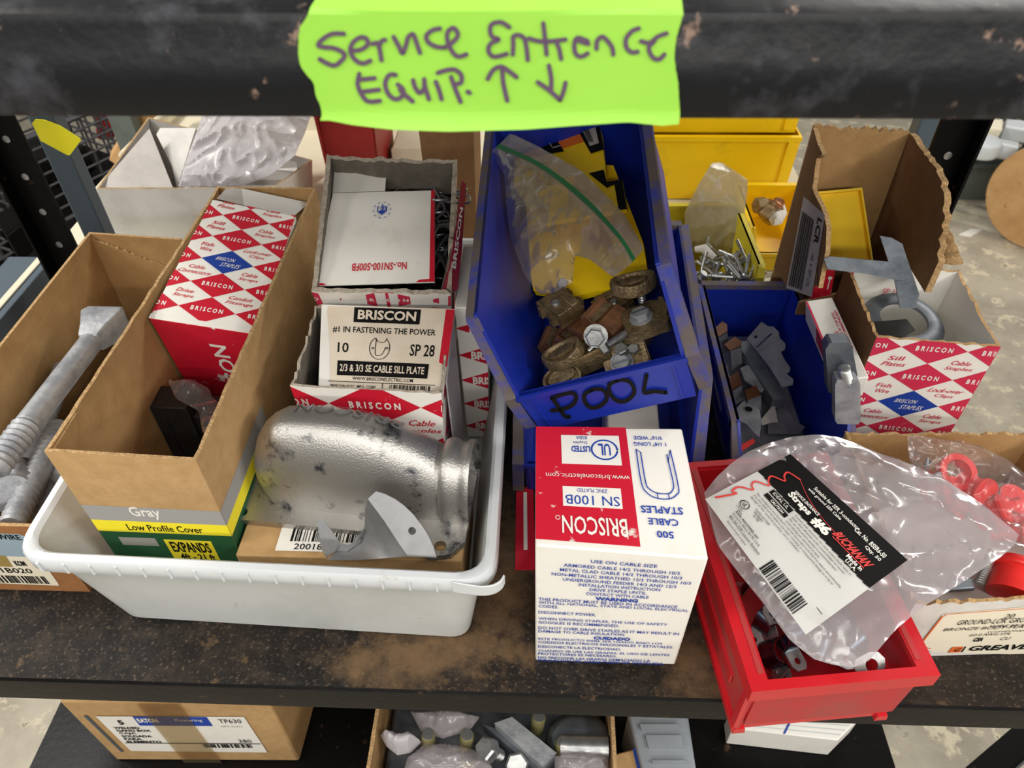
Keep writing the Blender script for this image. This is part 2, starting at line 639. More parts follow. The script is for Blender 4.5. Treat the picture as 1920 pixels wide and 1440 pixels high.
def dup(root, loc, rot, label=None, scale=1.0):
    r = root.copy()
    COL.objects.link(r)
    r.location, r.rotation_euler = loc, rot
    r.scale = (scale, scale, scale)
    if label:
        r['label'] = label
    for ch in root.children:
        c = ch.copy()
        COL.objects.link(c)
        c.parent = r
        for g in ch.children:
            d = g.copy()
            COL.objects.link(d)
            d.parent = c
    return r


def pose(pos, yaw, pitch, roll):
    return Matrix.Translation(pos) @ Matrix.Rotation(math.radians(yaw), 4, 'Z') @ Matrix.Rotation(math.radians(pitch), 4, 'X') @ Matrix.Rotation(math.radians(roll), 4, 'Y')


def circle(c, r, n=16, ry=None):
    return [(c[0] + r * math.cos(2 * math.pi * i / n), c[1] + (ry or r) * math.sin(2 * math.pi * i / n)) for i in range(n)]


def rrloop(cs, r, z, n=6):
    """rounded quadrilateral loop through corners cs (ccw), at height z"""
    out = []
    cs = [V((c[0], c[1])) for c in cs]
    for i in range(4):
        p, a, b = cs[i], cs[i - 1], cs[(i + 1) % 4]
        d0, d1 = (a - p).normalized(), (b - p).normalized()
        s, e = p + d0 * r, p + d1 * r
        for k in range(n + 1):
            t = k / n
            q = s * (1 - t) ** 2 + p * 2 * t * (1 - t) + e * t * t
            out.append(V((q.x, q.y, z)))
    return out


def inset(cs, d):
    cs = [V((c[0], c[1])) for c in cs]
    out = []
    for i in range(4):
        p = cs[i]
        d0, d1 = (cs[i - 1] - p).normalized(), (cs[(i + 1) % 4] - p).normalized()
        out.append(p + (d0 + d1) * d)
    return out


# carton with open top: b,t four outer corners each (front-left, front-right, back-right, back-left)
def carton(mb, b, t, th, mo, mi_, mr, torn=(0, 0, 0, 0), seg=14, seed=1, floor=True):
    rd = random.Random(seed)
    b = [V(p) for p in b]
    t = [V(p) for p in t]

    def ins(c):
        o = []
        for i in range(4):
            p = c[i]
            d0 = (c[i - 1] - p)
            d1 = (c[(i + 1) % 4] - p)
            o.append(p + d0.normalized() * th + d1.normalized() * th)
        return o
    bi, ti = ins(b), ins(t)
    if not isinstance(mo, (list, tuple)):
        mo = [mo] * 4
    for k in range(4):
        j = (k + 1) % 4
        n = seg if torn[k] else 1
        hs = [0] + [-rd.random() * torn[k] for _ in range(n - 1)] + [0]
        up = [lerp(t[k], t[j], i / n) + V((0, 0, hs[i])) for i in range(n + 1)]
        ui = [lerp(ti[k], ti[j], i / n) + V((0, 0, hs[i] + (rd.random() - .5) * torn[k] * .4)) for i in range(n + 1)]
        for i in range(n):
            mb.poly([lerp(b[k], b[j], i / n), lerp(b[k], b[j], (i + 1) / n), up[i + 1], up[i]], mo[k])
            mb.poly([lerp(bi[k], bi[j], (i + 1) / n), lerp(bi[k], bi[j], i / n), ui[i], ui[i + 1]], mi_)
            mb.poly([up[i], up[i + 1], ui[i + 1], ui[i]], mr)
    if floor:
        z = V((0, 0, th))
        mb.poly([p + z for p in bi], mi_)
        mb.poly(b[::-1], mo[0])
    return [Quad(b[k], b[(k + 1) % 4], t[(k + 1) % 4], t[k]) for k in range(4)]


WORDS = ['Sill|Plates', 'Cable|Staples', 'Fish|Wire', 'Lock-over|Clips', 'Cable|Connectors', 'Cable|Straps', 'Drive|Straps', 'Conduit|Fittings']


def diamonds(mb, Q, uc, a, vb, bh, rows, red, words=WORDS, blue_at=0, cols=(-1, 0, 1), ital=.12):
    """diamond print: red lattice centre column uc half-width a, row vb half-height bh"""
    for j in rows:
        for i in cols:
            cu, cv = uc + 2 * a * i, vb + 2 * bh * j
            bl = (j == blue_at and i == 0)
            mb.uvpoly(Q, [(cu - a, cv), (cu, cv - bh), (cu + a, cv), (cu, cv + bh)], M['blue'] if bl else red)
            if bl:
                mb.text(Q, 'BRISCON', (cu - .45 * a, cv + .05 * bh, cu + .25 * a, cv + .33 * bh), M['white'], .0, slant=.1)
                mb.text(Q, 'STAPLES', (cu - .2 * a, cv - .42 * bh, cu + .52 * a, cv - .1 * bh), M['white'], .0, slant=.1)
            else:
                mb.text(Q, 'B R I S C O N', (cu - .56 * a, cv - .17 * bh, cu + .56 * a, cv + .17 * bh), M['white'], .035)
    k = 0
    for j in sorted(rows, reverse=True):
        for i in (-1, 0):
            cu, cv = uc + a + 2 * a * i, vb + 2 * bh * j - bh
            if words and k < len(words):
                w1, w2 = words[k].split('|')
                l1, l2 = .06 * a * len(w1), .06 * a * len(w2)
                mb.text(Q, w1, (cu - l1, cv + .06 * bh, cu + l1, cv + .36 * bh), red, .01, slant=ital)
                mb.text(Q, w2, (cu - l2, cv - .36 * bh, cu + l2, cv - .06 * bh), red, .01, slant=ital)
            k += 1


def bag(mb, outline, bulge, amp, mat, freq=28, rings=15, n=88, seed=0, both=True, droop=0, nrm=(0, 0, 1), ctr=None):
    """crumpled film: two creased sheets joined along a seam that follows the outline"""
    nz = V(nrm).normalized()
    ax = nz.orthogonal().normalized()
    ay = nz.cross(ax)
    O = [V(p) for p in outline]
    L = [0]
    for i in range(len(O)):
        L.append(L[-1] + (O[(i + 1) % len(O)] - O[i]).length)
    P = []
    for k in range(n):
        d = L[-1] * k / n
        i = max(q for q in range(len(O)) if L[q] <= d)
        P.append(lerp(O[i], O[(i + 1) % len(O)], (d - L[i]) / max(L[i + 1] - L[i], 1e-9)))
    q2 = [(p.dot(ax), p.dot(ay)) for p in P]
    hw = [p.dot(nz) for p in P]
    area = abs(sum(q2[i - 1][0] * q2[i][1] - q2[i][0] * q2[i - 1][1] for i in range(n))) / 2
    step = math.sqrt(area / (rings * rings * 7))

    def inside(x, y):
        r = False
        for i in range(n):
            (x0, y0), (x1, y1) = q2[i - 1], q2[i]
            if (y0 > y) != (y1 > y) and x < (x1 - x0) * (y - y0) / (y1 - y0) + x0:
                r = not r
        return r

    def edge(x, y):
        return min(math.hypot(x - a, y - b) for a, b in q2)
    rd = random.Random(seed + 50)
    pts = [V(p) for p in q2]
    x0, x1 = min(p[0] for p in q2), max(p[0] for p in q2)
    y0, y1 = min(p[1] for p in q2), max(p[1] for p in q2)
    y, odd = y0 + step * .5, 0
    while y < y1:
        x = x0 + step * (.25 + .5 * odd)
        while x < x1:
            a, b = x + rd.uniform(-.28, .28) * step, y + rd.uniform(-.28, .28) * step
            if inside(a, b) and edge(a, b) > step * .4:
                pts.append(V((a, b)))
            x += step
        y += step * .87
        odd = 1 - odd
    vs, es, fs = delaunay_2d_cdt(pts, [(i, (i + 1) % n) for i in range(n)], [], 1, 1e-7)[:3]
    dm = [0 if any(abs(v.x - a) + abs(v.y - b) < 1e-7 for a, b in q2) else edge(v.x, v.y) for v in vs]
    mx = max(dm)
    sd = V((seed * 7.1, seed * 3.3, seed * 1.7))
    base = []
    for v in vs:
        sw = sh = 0
        for (a, b), h in zip(q2, hw):
            w = 1 / ((v.x - a) ** 2 + (v.y - b) ** 2 + 1e-8)
            sw += w
            sh += w * h
        base.append(sh / sw)

    def ridge(w):
        return (1 - 2 * abs(noise.noise(w))) ** 3

    for sg, bl in ((1, bulge), (-1, droop)) if both else ((1, bulge),):
        out = []
        for v, d, h in zip(vs, dm, base):
            t = d / mx
            p = ax * v.x + ay * v.y + nz * h
            x, y = v.x * freq + sd.x + sg * 5, v.y * freq + sd.y

            def oc(an, f, st):
                c_, s_ = math.cos(an), math.sin(an)
                return V(((x * c_ + y * s_) * f * st, (y * c_ - x * s_) * f, seed * 1.3 + f))
            k = .6 * noise.noise(oc(.5, .45, .5)) + .5 * ridge(oc(1.2, .5, .4)) + .42 * ridge(oc(2.4, 1.0, .45)) + .2 * ridge(oc(.2, 2.3, .6)) - .25
            out.append(p + nz * (sg * bl * (1 - (1 - t) ** 2.2) + amp * k * (.15 + .85 * min(1, d / (step * 3))) * (1 if sg > 0 else .6)))
        ff = [f if ((vs[f[1]] - vs[f[0]]).cross(vs[f[2]] - vs[f[0]]) > 0) == (sg > 0) else f[::-1] for f in fs]
        mb.add(out, ff, mat)
    return mb


def hexnut(mb, r, h, mat, X, z0=0):
    mb.lathe([(r * .86, z0), (r, z0 + h * .12), (r, z0 + h * .85), (r * .82, z0 + h)], mat, 6, X)


def thread(mb, r, z0, z1, mat, X, pitch=.0018, n=10):
    prof = []
    k = max(2, int((z1 - z0) / pitch))
    for i in range(k):
        a = z0 + (z1 - z0) * i / k
        d = (z1 - z0) / k
        prof += [(r * .84, a), (r, a + d * .5)]
    prof.append((r * .84, z1))
    mb.lathe(prof, mat, n, X)


def align(a, b):
    """matrix whose local +z runs from a towards b, origin a"""
    a, b = V(a), V(b)
    return Matrix.Translation(a) @ (b - a).to_track_quat('Z', 'Y').to_matrix().to_4x4()

# =================================================================== the setting
Z_LOW, Z_FLOOR = -0.36, -0.80
mb = MB()
mb.poly([(-4, -3, Z_FLOOR), (4, -3, Z_FLOOR), (4, 5, Z_FLOOR), (-4, 5, Z_FLOOR)], M['floor'])
struct(mb.build('floor'))

# middle shelf: the one the cartons and bins stand on
sh = thing('steel_shelf', 'black steel shelf board dusted brown, under the tub and the front row of boxes', 'shelf', (-.085, .25, -.03))
mb = MB()
mb.box((-.085, .255, -.002), (1.03, .51, .004), M['deck'])
mb.build('shelf_top', sh)
mb = MB()
lip = [(0, -.0005), (-.0018, -.0025), (-.002, -.006), (-.002, -.034), (.012, -.034), (.012, -.032), (.0005, -.032), (.0005, -.0045)]
mb.prism([(-.60, y, z) for y, z in lip], (1.03, 0, 0), M['black'])
mb.build('front_lip', sh)

# lower shelf
sl = thing('steel_shelf', 'lower black steel shelf board below the front lip, under the taped carton', 'shelf', (-.085, .25, Z_LOW - .03))
mb = MB()
mb.box((-.085, .25, Z_LOW - .002), (1.03, .56, .004), M['black'])
mb.build('shelf_top', sl)
mb = MB()
mb.prism([(-.60, y, z + Z_LOW) for y, z in [(-.03, -.002), (-.03, -.034), (-.016, -.034), (-.016, -.004)]], (1.03, 0, 0), M['black'])
mb.build('front_lip', sl)

# upper shelf: its chipped front beam crosses the picture
su = thing('steel_shelf', 'upper black steel shelf whose chipped front beam crosses the top of the view', 'shelf', (-.085, .25, .466))
mb = MB()
prof = [(.0, .466), (-.0012, .468), (-.0012, .486), (.0002, .488), (.0004, .4975), (.0018, .5005), (.006, .502), (.03, .502), (.03, .499), (.006, .499), (.0035, .497), (.003, .469), (.009, .469), (.009, .466)]
mb.prism([(-.60, y, z) for y, z in prof], (1.03, 0, 0), M['beam'])
mb.build('front_beam', su)
mb = MB()
mb.box((-.085, .27, .5003), (1.03, .48, .003), M['gpl'])
mb.build('shelf_top', su)

# uprights
for nm, x0, x1, y0, lab in (('steel_upright', -.605, -.565, .50, 'black slotted steel upright behind the left box of bolts'),
                            ('steel_upright', .398, .434, .473, 'black slotted steel upright behind the torn tall carton at right')):
    up = thing(nm, lab, 'upright', (x0, y0, Z_FLOOR))
    mb = MB()
    d = 1 if x0 < 0 else -1
    xa, xb = (x0, x1) if x0 < 0 else (x1, x0)
    mb.box(((x0 + x1) / 2, y0, (.75 + Z_FLOOR) / 2), (.04, .003, .75 - Z_FLOOR), M['black'])
    mb.box((xa, y0 - .010, (.75 + Z_FLOOR) / 2), (.003, .020, .75 - Z_FLOOR), M['black'])
    mb.build('angle_post', up)
    for i in range(9):
        mb = MB()
        z = -.05 + i * .045
        X = Matrix.Translation(((x0 + x1) / 2, y0 - .0016, z)) @ Matrix.Rotation(math.pi / 2, 4, 'X')
        mb.lathe([(.0042, 0), (.0042, .0012), (.003, .0016)], M['zinc'], 12, X)
        mb.build('bolt_head', up)

# second shelving unit standing back to back with this one
s2 = thing('cream_shelf', 'cream painted shelf board with rolled rim behind the white open box', 'shelf', (-.1, .9, -.012))
mb = MB()
mb.box((-.14, .90, -.006), (1.10, .64, .012), M['creampaint'])
mb.build('shelf_top', s2, bevel=.003)
mb = MB()
mb.tube([(-.675, .70, .012), (-.675, .95, .012), (-.675, 1.2, .012)], .011, M['creampaint'], 12)
mb.box((-.675, .95, 0), (.008, .5, .02), M['creampaint'])
mb.build('rolled_rim', s2)
mb = MB()
mb.box((-.2, 1.205, .06), (.9, .01, .14), M['creampaint'])
mb.build('back_panel', s2)
u2 = thing('steel_upright', 'blue grey painted upright just right of the black slotted one', 'upright', (-.575, .56, Z_FLOOR))
mb = MB()
mb.box((-.572, .56, -.1), (.030, .022, 1.4), M['slate'])
mb.build('post', u2, bevel=.002)
u3 = thing('steel_upright', 'grey speckled upright beyond the yellow tag', 'upright', (-.86, 1.2, Z_FLOOR))
mb = MB()
mb.box((-.87, 1.22, -.1), (.05, .03, 1.4), M['greygreen'])
mb.build('post', u3, bevel=.002)
u4 = thing('steel_upright', 'blue grey upright beside the torn carton, far right corner', 'upright', (.48, .62, Z_FLOOR))
mb = MB()
mb.box((.452, .60, -.1), (.03, .022, 1.4), M['slate'])
mb.build('post', u4, bevel=.002)
sb = thing('side_rail', 'blue grey side rail slanting past the left box of bolts', 'rail', (-.66, .3, -.06))
mb = MB()
mb.box((-.655, .25, .0), (.012, .62, .05), M['slate'])
mb.box((-.685, .25, .022), (.05, .62, .006), M['slate'])
mb.box((-.664, .25, .0262), (.010, .62, .002), M['creampaint'])
mb.build('rail_bar', sb, bevel=.002)

# yellow tag stuck on the blue grey upright
mb = MB()
tg = [WY(x, y, .545) for x, y in [(60, 231), (66, 224), (82, 225), (112, 236), (150, 260), (151, 264), (131, 291), (126, 291), (76, 264)]]
mb.prism(tg, (0, .0012, 0), M['tag'])
tag(mb.build('plastic_tag'), 'bright yellow plastic tag on the upright at upper left', 'tag')

# ------------------------------------------------------------------ green tape sign
tp = thing('tape_sign', 'lime green tape sign with purple handwriting on the top beam', 'sign', (.02, -.002, .461))
lf = [(0, 598), (20, 580), (33, 575), (50, 562), (70, 560), (100, 559), (122, 562), (140, 575), (155, 588), (180, 592), (195, 600), (215, 604), (226, 600)]
rt = [(0, 1278), (25, 1282), (55, 1272), (85, 1266), (110, 1264), (145, 1270), (180, 1273), (215, 1275), (236, 1272)]
bt = [(600, 226), (640, 234), (720, 243), (830, 247), (980, 243), (1075, 236), (1180, 229), (1250, 236), (1272, 233)]


def interp(tab, x):
    if x <= tab[0][0]:
        return tab[0][1]
    for (a, b), (c, d) in zip(tab, tab[1:]):
        if x <= c:
            return b + (d - b) * (x - a) / (c - a)
    return tab[-1][1]


def tape_y(px, py):
    return -.0017 - .0010 * math.sin(px * .009 + 1) ** 2 * (py / 240) ** 2 - (.002 * max(0, (py - 205) / 40) ** 1.5)


def tape_pt(px, py, off=0):
    if py < 20:
        e = WY(px, 20, tape_y(px, 20) - off)
        k = (20 - py) / 26
        return V((e.x * (1 + .03 * k), e.y + .024 * k, max(e.z, .5036) + .0004 + off * k)) if k > .25 else V((e.x, e.y + .003 * k * 4, e.z + .002 * k * 4))
    return WY(px, py, tape_y(px, py) - off)


mb = MB()
NC, NR = 44, 30
g = []
for r in range(NR + 1):
    row = []
    for c in range(NC + 1):
        t = r / NR
        yb = lerp(0, 1, t)
        p0 = lerp(580, 1280, c / NC)
        py = -24 + t * (interp(bt, p0) + 24)
        jl = 2.2 * noise.noise(V((py * .08, 3, 0)))
        px = lerp(interp(lf, py) + jl, interp(rt, py) + jl, c / NC)
        row.append(tape_pt(px, py))
    g.append(row)
for r in range(NR):
    for c in range(NC):
        mb.poly([g[r + 1][c], g[r + 1][c + 1], g[r][c + 1], g[r][c]], M['lime'])
mb.build('tape', tp, smooth=60)
A = lambda L: [(540 + x / 5.0526, y / 5.0526) for x, y in L]
B = lambda L: [(900 + x / 4.8, y / 4.8) for x, y in L]
ST = [A([(530, 320), (420, 320), (330, 370), (285, 425), (330, 445), (430, 455), (510, 490), (535, 530), (500, 580), (440, 620), (370, 600), (300, 560)]),
      A([(600, 480), (690, 470), (755, 420), (740, 365), (680, 355), (610, 410), (590, 490), (640, 570), (710, 600), (780, 575)]),
      A([(800, 415), (850, 410), (870, 480), (885, 570)]), A([(860, 450), (885, 390), (920, 378)]),
      A([(1000, 350), (1050, 440), (1085, 505), (1120, 420), (1140, 350), (1185, 325), (1215, 400), (1250, 500)]),
      A([(1440, 270), (1370, 285), (1310, 340), (1330, 400), (1400, 440), (1480, 450)]),
      A([(1480, 450), (1560, 400), (1610, 330), (1570, 265), (1515, 300), (1510, 380), (1550, 480), (1610, 535), (1690, 515)]),
      A([(675, 700), (660, 800), (700, 900), (760, 960), (870, 955)]), A([(665, 755), (820, 740)]), A([(690, 870), (860, 850)]),
      A([(1020, 710), (960, 710), (920, 790), (950, 890), (1020, 940), (1080, 910), (1090, 850), (1040, 800)]), A([(1060, 850), (1110, 900), (1180, 960)]),
      A([(1185, 760), (1205, 830), (1250, 880), (1290, 830), (1290, 750)]), A([(1290, 800), (1310, 860), (1335, 940)]),
      A([(1400, 775), (1430, 850), (1455, 940)]),
      A([(1420, 690), (1500, 665), (1580, 660), (1640, 710), (1640, 780), (1580, 800)]), A([(1545, 730), (1580, 830), (1635, 965)]), A([(1702, 868), (1722, 880)]),
      B([(265, 245), (190, 200), (110, 215), (90, 270), (110, 330), (170, 355), (100, 390), (75, 450), (110, 505), (170, 505), (240, 485)]),
      B([(295, 490), (300, 400), (300, 330), (350, 315), (400, 350), (420, 440), (430, 540)]),
      B([(570, 210), (580, 300), (590, 390), (600, 490)]), B([(440, 345), (530, 370), (640, 370), (770, 355)]),
      B([(690, 380), (715, 450), (730, 530)]), B([(970, 370), (880, 340), (850, 400), (860, 480), (910, 510), (970, 480)]), B([(860, 355), (975, 395)]),
      B([(1050, 440), (1055, 370), (1100, 330), (1150, 370), (1190, 430), (1200, 490)]),
      B([(1430, 255), (1370, 280), (1315, 350), (1320, 430), (1370, 470), (1420, 465)]),
      B([(1450, 370), (1530, 385), (1600, 330), (1680, 300)]), B([(1570, 370), (1520, 430), (1550, 510), (1610, 535), (1660, 490)]),
      B([(200, 620), (210, 750), (245, 905)]), B([(70, 710), (120, 630), (190, 600), (260, 640), (330, 695)]),
      B([(620, 590), (640, 700), (640, 800)]), B([(520, 740), (620, 810), (720, 900)]), B([(720, 900), (750, 830), (770, 745)])]
mb = MB()
for q in ST:
    mb.stroke(lambda x, y: tape_pt(x, y, .0005), q, 8.5, M['purple'], 5)
mb.build('handwriting', tp)['label'] = 'purple marker words Service Entrance Equip with up and down arrows'

# =================================================================== white plastic tub
tub = thing('plastic_tub', 'milky white plastic tub with a thick rolled rim, full of boxes', 'tub', (-.2, .25, 0))
tc_ = [(-.386, .036), (-.027, .026), (-.027, .474), (-.386, .474)]      # outer edge of rim
bc_ = [(-.352, .054), (-.052, .043), (-.052, .455), (-.352, .455)]      # foot
mb = MB()
def at(cs, k):
    return [(a + (b - a) * k, c + (d - c) * k) for (a, c), (b, d) in zip(bc_, cs)]
wl = inset(tc_, .009)
secs = [rrloop(inset(bc_, .01), .012, 0), rrloop(bc_, .018, .0035), rrloop([(a[0] * .06 + w.x * .94 if False else lerp(a[0], w.x, .94), lerp(a[1], w.y, .94)) for a, w in zip(bc_, wl)], .022, .1005),
        rrloop(inset(tc_, .004), .026, .1005), rrloop(inset(tc_, .0012), .028, .0985), rrloop(tc_, .028, .1005), rrloop(tc_, .028, .113), rrloop(inset(tc_, .0015), .027, .1155),
        rrloop(inset(tc_, .0065), .025, .1158), rrloop(inset(tc_, .0095), .022, .1125), rrloop([(lerp(a[0], w.x, .5), lerp(a[1], w.y, .5)) for a, w in zip(inset(bc_, .003), inset(wl, .003))], .018, .055),
        rrloop(inset(bc_, .004), .014, .006), rrloop(inset(bc_, .01), .012, .0035)]
mb.loft(secs[:4], M['tub'], True, True)
mb.loft(secs[9:], M['tub'], True, False, True)
mb.build('tub_body', tub, smooth=50)
mb = MB()
mb.loft(secs[3:10], M['tubrim_glow'], True)
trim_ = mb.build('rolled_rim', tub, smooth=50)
trim_['label'] = 'rolled rim of the same plastic, light through it painted whiter'
for i in range(17):      # stiffening ribs in the rolled rim
    x = lerp(-.365, -.05, i / 16)
    y = lerp(.036, .026, (x + .386) / .359)
    mb = MB()
    mb.box((x, y - .0002, .107), (.0016, .0016, .0115), M['tubrim_glow'])
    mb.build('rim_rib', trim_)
mb = MB()
pc_ = catmull([(-.058, .0262), (-.046, .0248), (-.036, .0243), (-.028, .0262), (-.0225, .0305), (-.0200, .0360)], 4)
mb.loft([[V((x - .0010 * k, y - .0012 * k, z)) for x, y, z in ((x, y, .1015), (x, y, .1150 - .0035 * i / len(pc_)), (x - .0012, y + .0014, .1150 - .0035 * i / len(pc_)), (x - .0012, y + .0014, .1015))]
         for i, (x, y) in enumerate(pc_) for k in (i / len(pc_),)], M['tubrim_glow'], True, True, True)
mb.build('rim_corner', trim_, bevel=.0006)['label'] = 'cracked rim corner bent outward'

# ------------------------------------------------------------------ long brown bin carton in the tub
lc = thing('long_bin_carton', 'long open brown cardboard bin standing in the white tub', 'box', (-.29, .26, .006))
b = [(-.343, .077, .006), (-.238, .077, .006), (-.238, .452, .006), (-.343, .452, .006)]
t = [(-.3445, .0755, .191), (-.2385, .0755, .184), (-.2385, .452, .19), (-.3445, .452, .19)]
mb = MB()
qs = carton(mb, b, t, .0028, M['card'], M['card_in'], M['card_edge'], (0, .0012, .001, .0012), 40)
# corrugations visible along the side rims
mb.build('carton_body', lc, bevel=.0004)
mb = MB()
F = qs[0]
def vz(px, py):
    return (WY(px, py, .0757).z - .006) / .183
v0, v1, v2 = vz(160, 957), vz(172, 976), vz(184, 997)
mb.rect(F, (0, v1, 1, v0 + .03), M['gprint'])
mb.rect(F, (0, v2, 1, v1), M['yprint'])
mb.rect(F, (0, .05, 1, v2), M['green'])
mb.text(F, 'Gray', (.33, v1 + .02, .55, v0 + .035), M['white'], .02)
mb.text(F, 'Low Profile Cover', (.24, v2 + .015, .80, v1 - .02), M['ink'], .012)
mb.rect(F, (.46, v2 - .20, .82, v2 - .045), M['yprint'], .0003)
mb.text(F, 'EXPANDS', (.49, v2 - .14, .79, v2 - .06), M['ink'], .03)
mb.text(F, '4ft - 21 ft', (.52, v2 - .20, .79, v2 - .15), M['ink'], .03)
mb.rect(F, (.12, v2 - .10, .40, v2 - .04), M['gprint'], .0003)
Rr = qs[1]
mb.rect(Rr, (0, v1, .3, v0 + .03), M['gprint'])
mb.rect(Rr, (0, v2, .3, v1), M['yprint'])
mb.rect(Rr, (0, .05, .3, v2), M['green'])
mb.build('printed_band', lc)['label'] = 'grey, yellow and green printed band'
mb = MB()
mb.prism([(-.3416, .079, .150), (-.3416, .079, .188), (-.3416, .115, .189), (-.3416, .098, .165)], (.0012, 0, 0), M['card_in'], M['card_edge'])
mb.build('torn_flap', lc)

# ------------------------------------------------------------------ red diamond carton inside it
bx = thing('diamond_staple_carton', 'closed red and white diamond carton lying in the long brown bin', 'box', (-.29, .3, .012))
t = [V((-.3385, .239, .180)), V((-.2435, .233, .168)), V((-.2435, .388, .1935)), V((-.327, .397, .206))]
b = [V((-.338, .262, .012)), V((-.245, .256, .012)), V((-.245, .41, .012)), V((-.338, .415, .012))]
mb = MB()
mb.hexa(b, t, [M['white'], M['white'], M['red_worn'], M['white'], M['white'], M['white']])
Q = Quad(t[0], t[1], t[2], t[3])
diamonds(mb, Q, .47, .27, .50, .095, range(-2, 4), M['red'], words=['|'] * 0 or ['Sill|Plates', 'Cable|Staples', 'Sill|Plates', 'Cable|Staples', 'Fish|Wire', 'Lock-over|Clips', 'Cable|Connectors', 'Cable|Straps', 'Drive|Straps', 'Conduit|Fittings'])
mb.rect(Q, (0, -.01, 1, .035), M['white'], .0005)
Fq = Quad(b[0], b[1], t[1], t[0])
mb.text(Fq, 'BRISCON', (.47, .22, .63, .86), M['white'], .02, rot=1)
mb.build('carton_body', bx, bevel=.0012)
mb = MB()
mb.poly([t[3] + V((.004, .001, 0)), lerp(t[3], t[2], .38), V((-.312, .437, .196)), V((-.325, .43, .200))], M['greywhite'])
mb.poly([lerp(t[3], t[2], .38), t[2] + V((-.002, .001, -.001)), V((-.245, .44, .178)), V((-.312, .437, .196))], M['white_dull'])
mb.build('open_flap', bx)['label'] = 'dull white end flap lifted behind the diamond top'
# black plastic blocks + scrap film in the front of the long bin
p0 = V((-.262, .190, .0088))
kb = thing('black_block', 'taller black plastic block by the left wall of the long brown bin', 'block', (-.324, .22, .009))
mb = MB()
X = Matrix.Translation((-.3248, .205, .0635))
mb.box((0, 0, 0), (.0325, .028, .109), M['blackplastic'], X)
mb.build('block_body', kb, bevel=.001)
mb = MB()
mb.box((-.006, -.0145, 0), (.003, .0022, .085), M['blackplastic'], X)
mb.build('rib', kb)
kb = thing('black_block', 'smaller black plastic block right of the taller one in the long bin', 'block', (-.294, .22, .009))
mb = MB()
X = Matrix.Translation((-.2925, .207, .057)) @ Matrix.Rotation(-.05, 4, 'Z')
mb.box((0, 0, 0), (.027, .028, .096), M['blackplastic'], X)
mb.box((.0, -.0145, .012), (.018, .002, .034), M['blackplastic'], X)
mb.build('block_body', kb, bevel=.001)
mb = MB()
bag(mb, [W(x, y, z) for x, y, z in [(315, 715, .13), (360, 712, .13), (392, 728, .125), (398, 745, .12), (415, 760, .115), (412, 800, .115), (395, 826, .112), (380, 810, .112), (372, 770, .118), (330, 748, .125)]],
    .004, .006, M['film'], 60, 8, 48, 3)
tag(mb.build('scrap_bag'), 'small crumpled clear bag over the black blocks', 'bag')

# ------------------------------------------------------------------ left box of galvanised bolts
lb = thing('bolt_carton', 'open brown carton of big galvanised bolts at the far left', 'box', (-.44, .26, 0))
b = [(-.487, .0785, 0), (-.3905, .0785, 0), (-.3905, .42, 0), (-.487, .42, 0)]
t = [(-.487, .0765, .1), (-.3905, .0765, .0985), (-.3905, .42, .0985), (-.487, .42, .148)]
tb = [V(p) for p in t]
mb = MB()
qs = carton(mb, b, t, .003, M['card_rust'], M['card_in'], M['card_edge'], (0, 0, .0015, .002), 40, 5)
mb.build('carton_body', lb, bevel=.0005)
mb = MB()   # high left wall and back panel
mb.prism([(-.4875, .0765, .1), (-.4875, .12, .146), (-.4875, .42, .150), (-.4875, .42, .1)], (.003, 0, 0), M['card_in'], M['card_edge'])
mb.prism([(-.4875, .4205, .1), (-.388, .4205, .1), (-.388, .4205, .143), (-.4875, .4205, .150)], (0, .003, 0), M['card_in'], M['card_edge'])
mb.build('high_flap', lb)
mb = MB()
F = qs[0]
def fu(px, py):
    p = WY(px, py, .0775)
    return ((p.x + .487) / .0965, p.z / .1)
mb.uvpoly(F, [(0, fu(0, 1094)[1]), fu(110, 1099), fu(108, 1094), fu(45, 1001), fu(36, 998), (0, fu(0, 995)[1])], M['cream'], .0003)
mb.uvpoly(F, [(0, fu(0, 1040)[1]), fu(74, 1043), fu(45, 1001), fu(36, 998), (0, fu(0, 995)[1])], M['bluegrey'], .0005)
mb.text(F, 'WIRE', (fu(5, 1010)[0] - .02, fu(0, 1008)[1], fu(20, 1010)[0] + .11, fu(0, 1002)[1] + .03), M['ink'], .02, .0007)
c1, c2 = fu(2, 1062), fu(66, 1080)
mb.text(F, '8Q1B020', (-.02 + c1[0] * .5, fu(10, 1075)[1], fu(66, 1078)[0], fu(10, 1064)[1]), M['ink'], .01, .0006)
mb.text(F, 'KOM', (fu(25, 1052)[0], fu(30, 1060)[1], fu(48, 1056)[0], fu(30, 1050)[1]), M['ink'], .04, .0006)
mb.barcode(F, (0, fu(50, 1094)[1], fu(92, 1092)[0], fu(60, 1080)[1]), M['ink'], 30, .0006)
mb.uvpoly(F, [(0, fu(0, 1060)[1]), fu(24, 1062), fu(10, 1040), (0, fu(0, 1035)[1])], M['olive'], .0006)
mb.build('printed_label', lb)['label'] = 'cream and pale blue label with barcode'


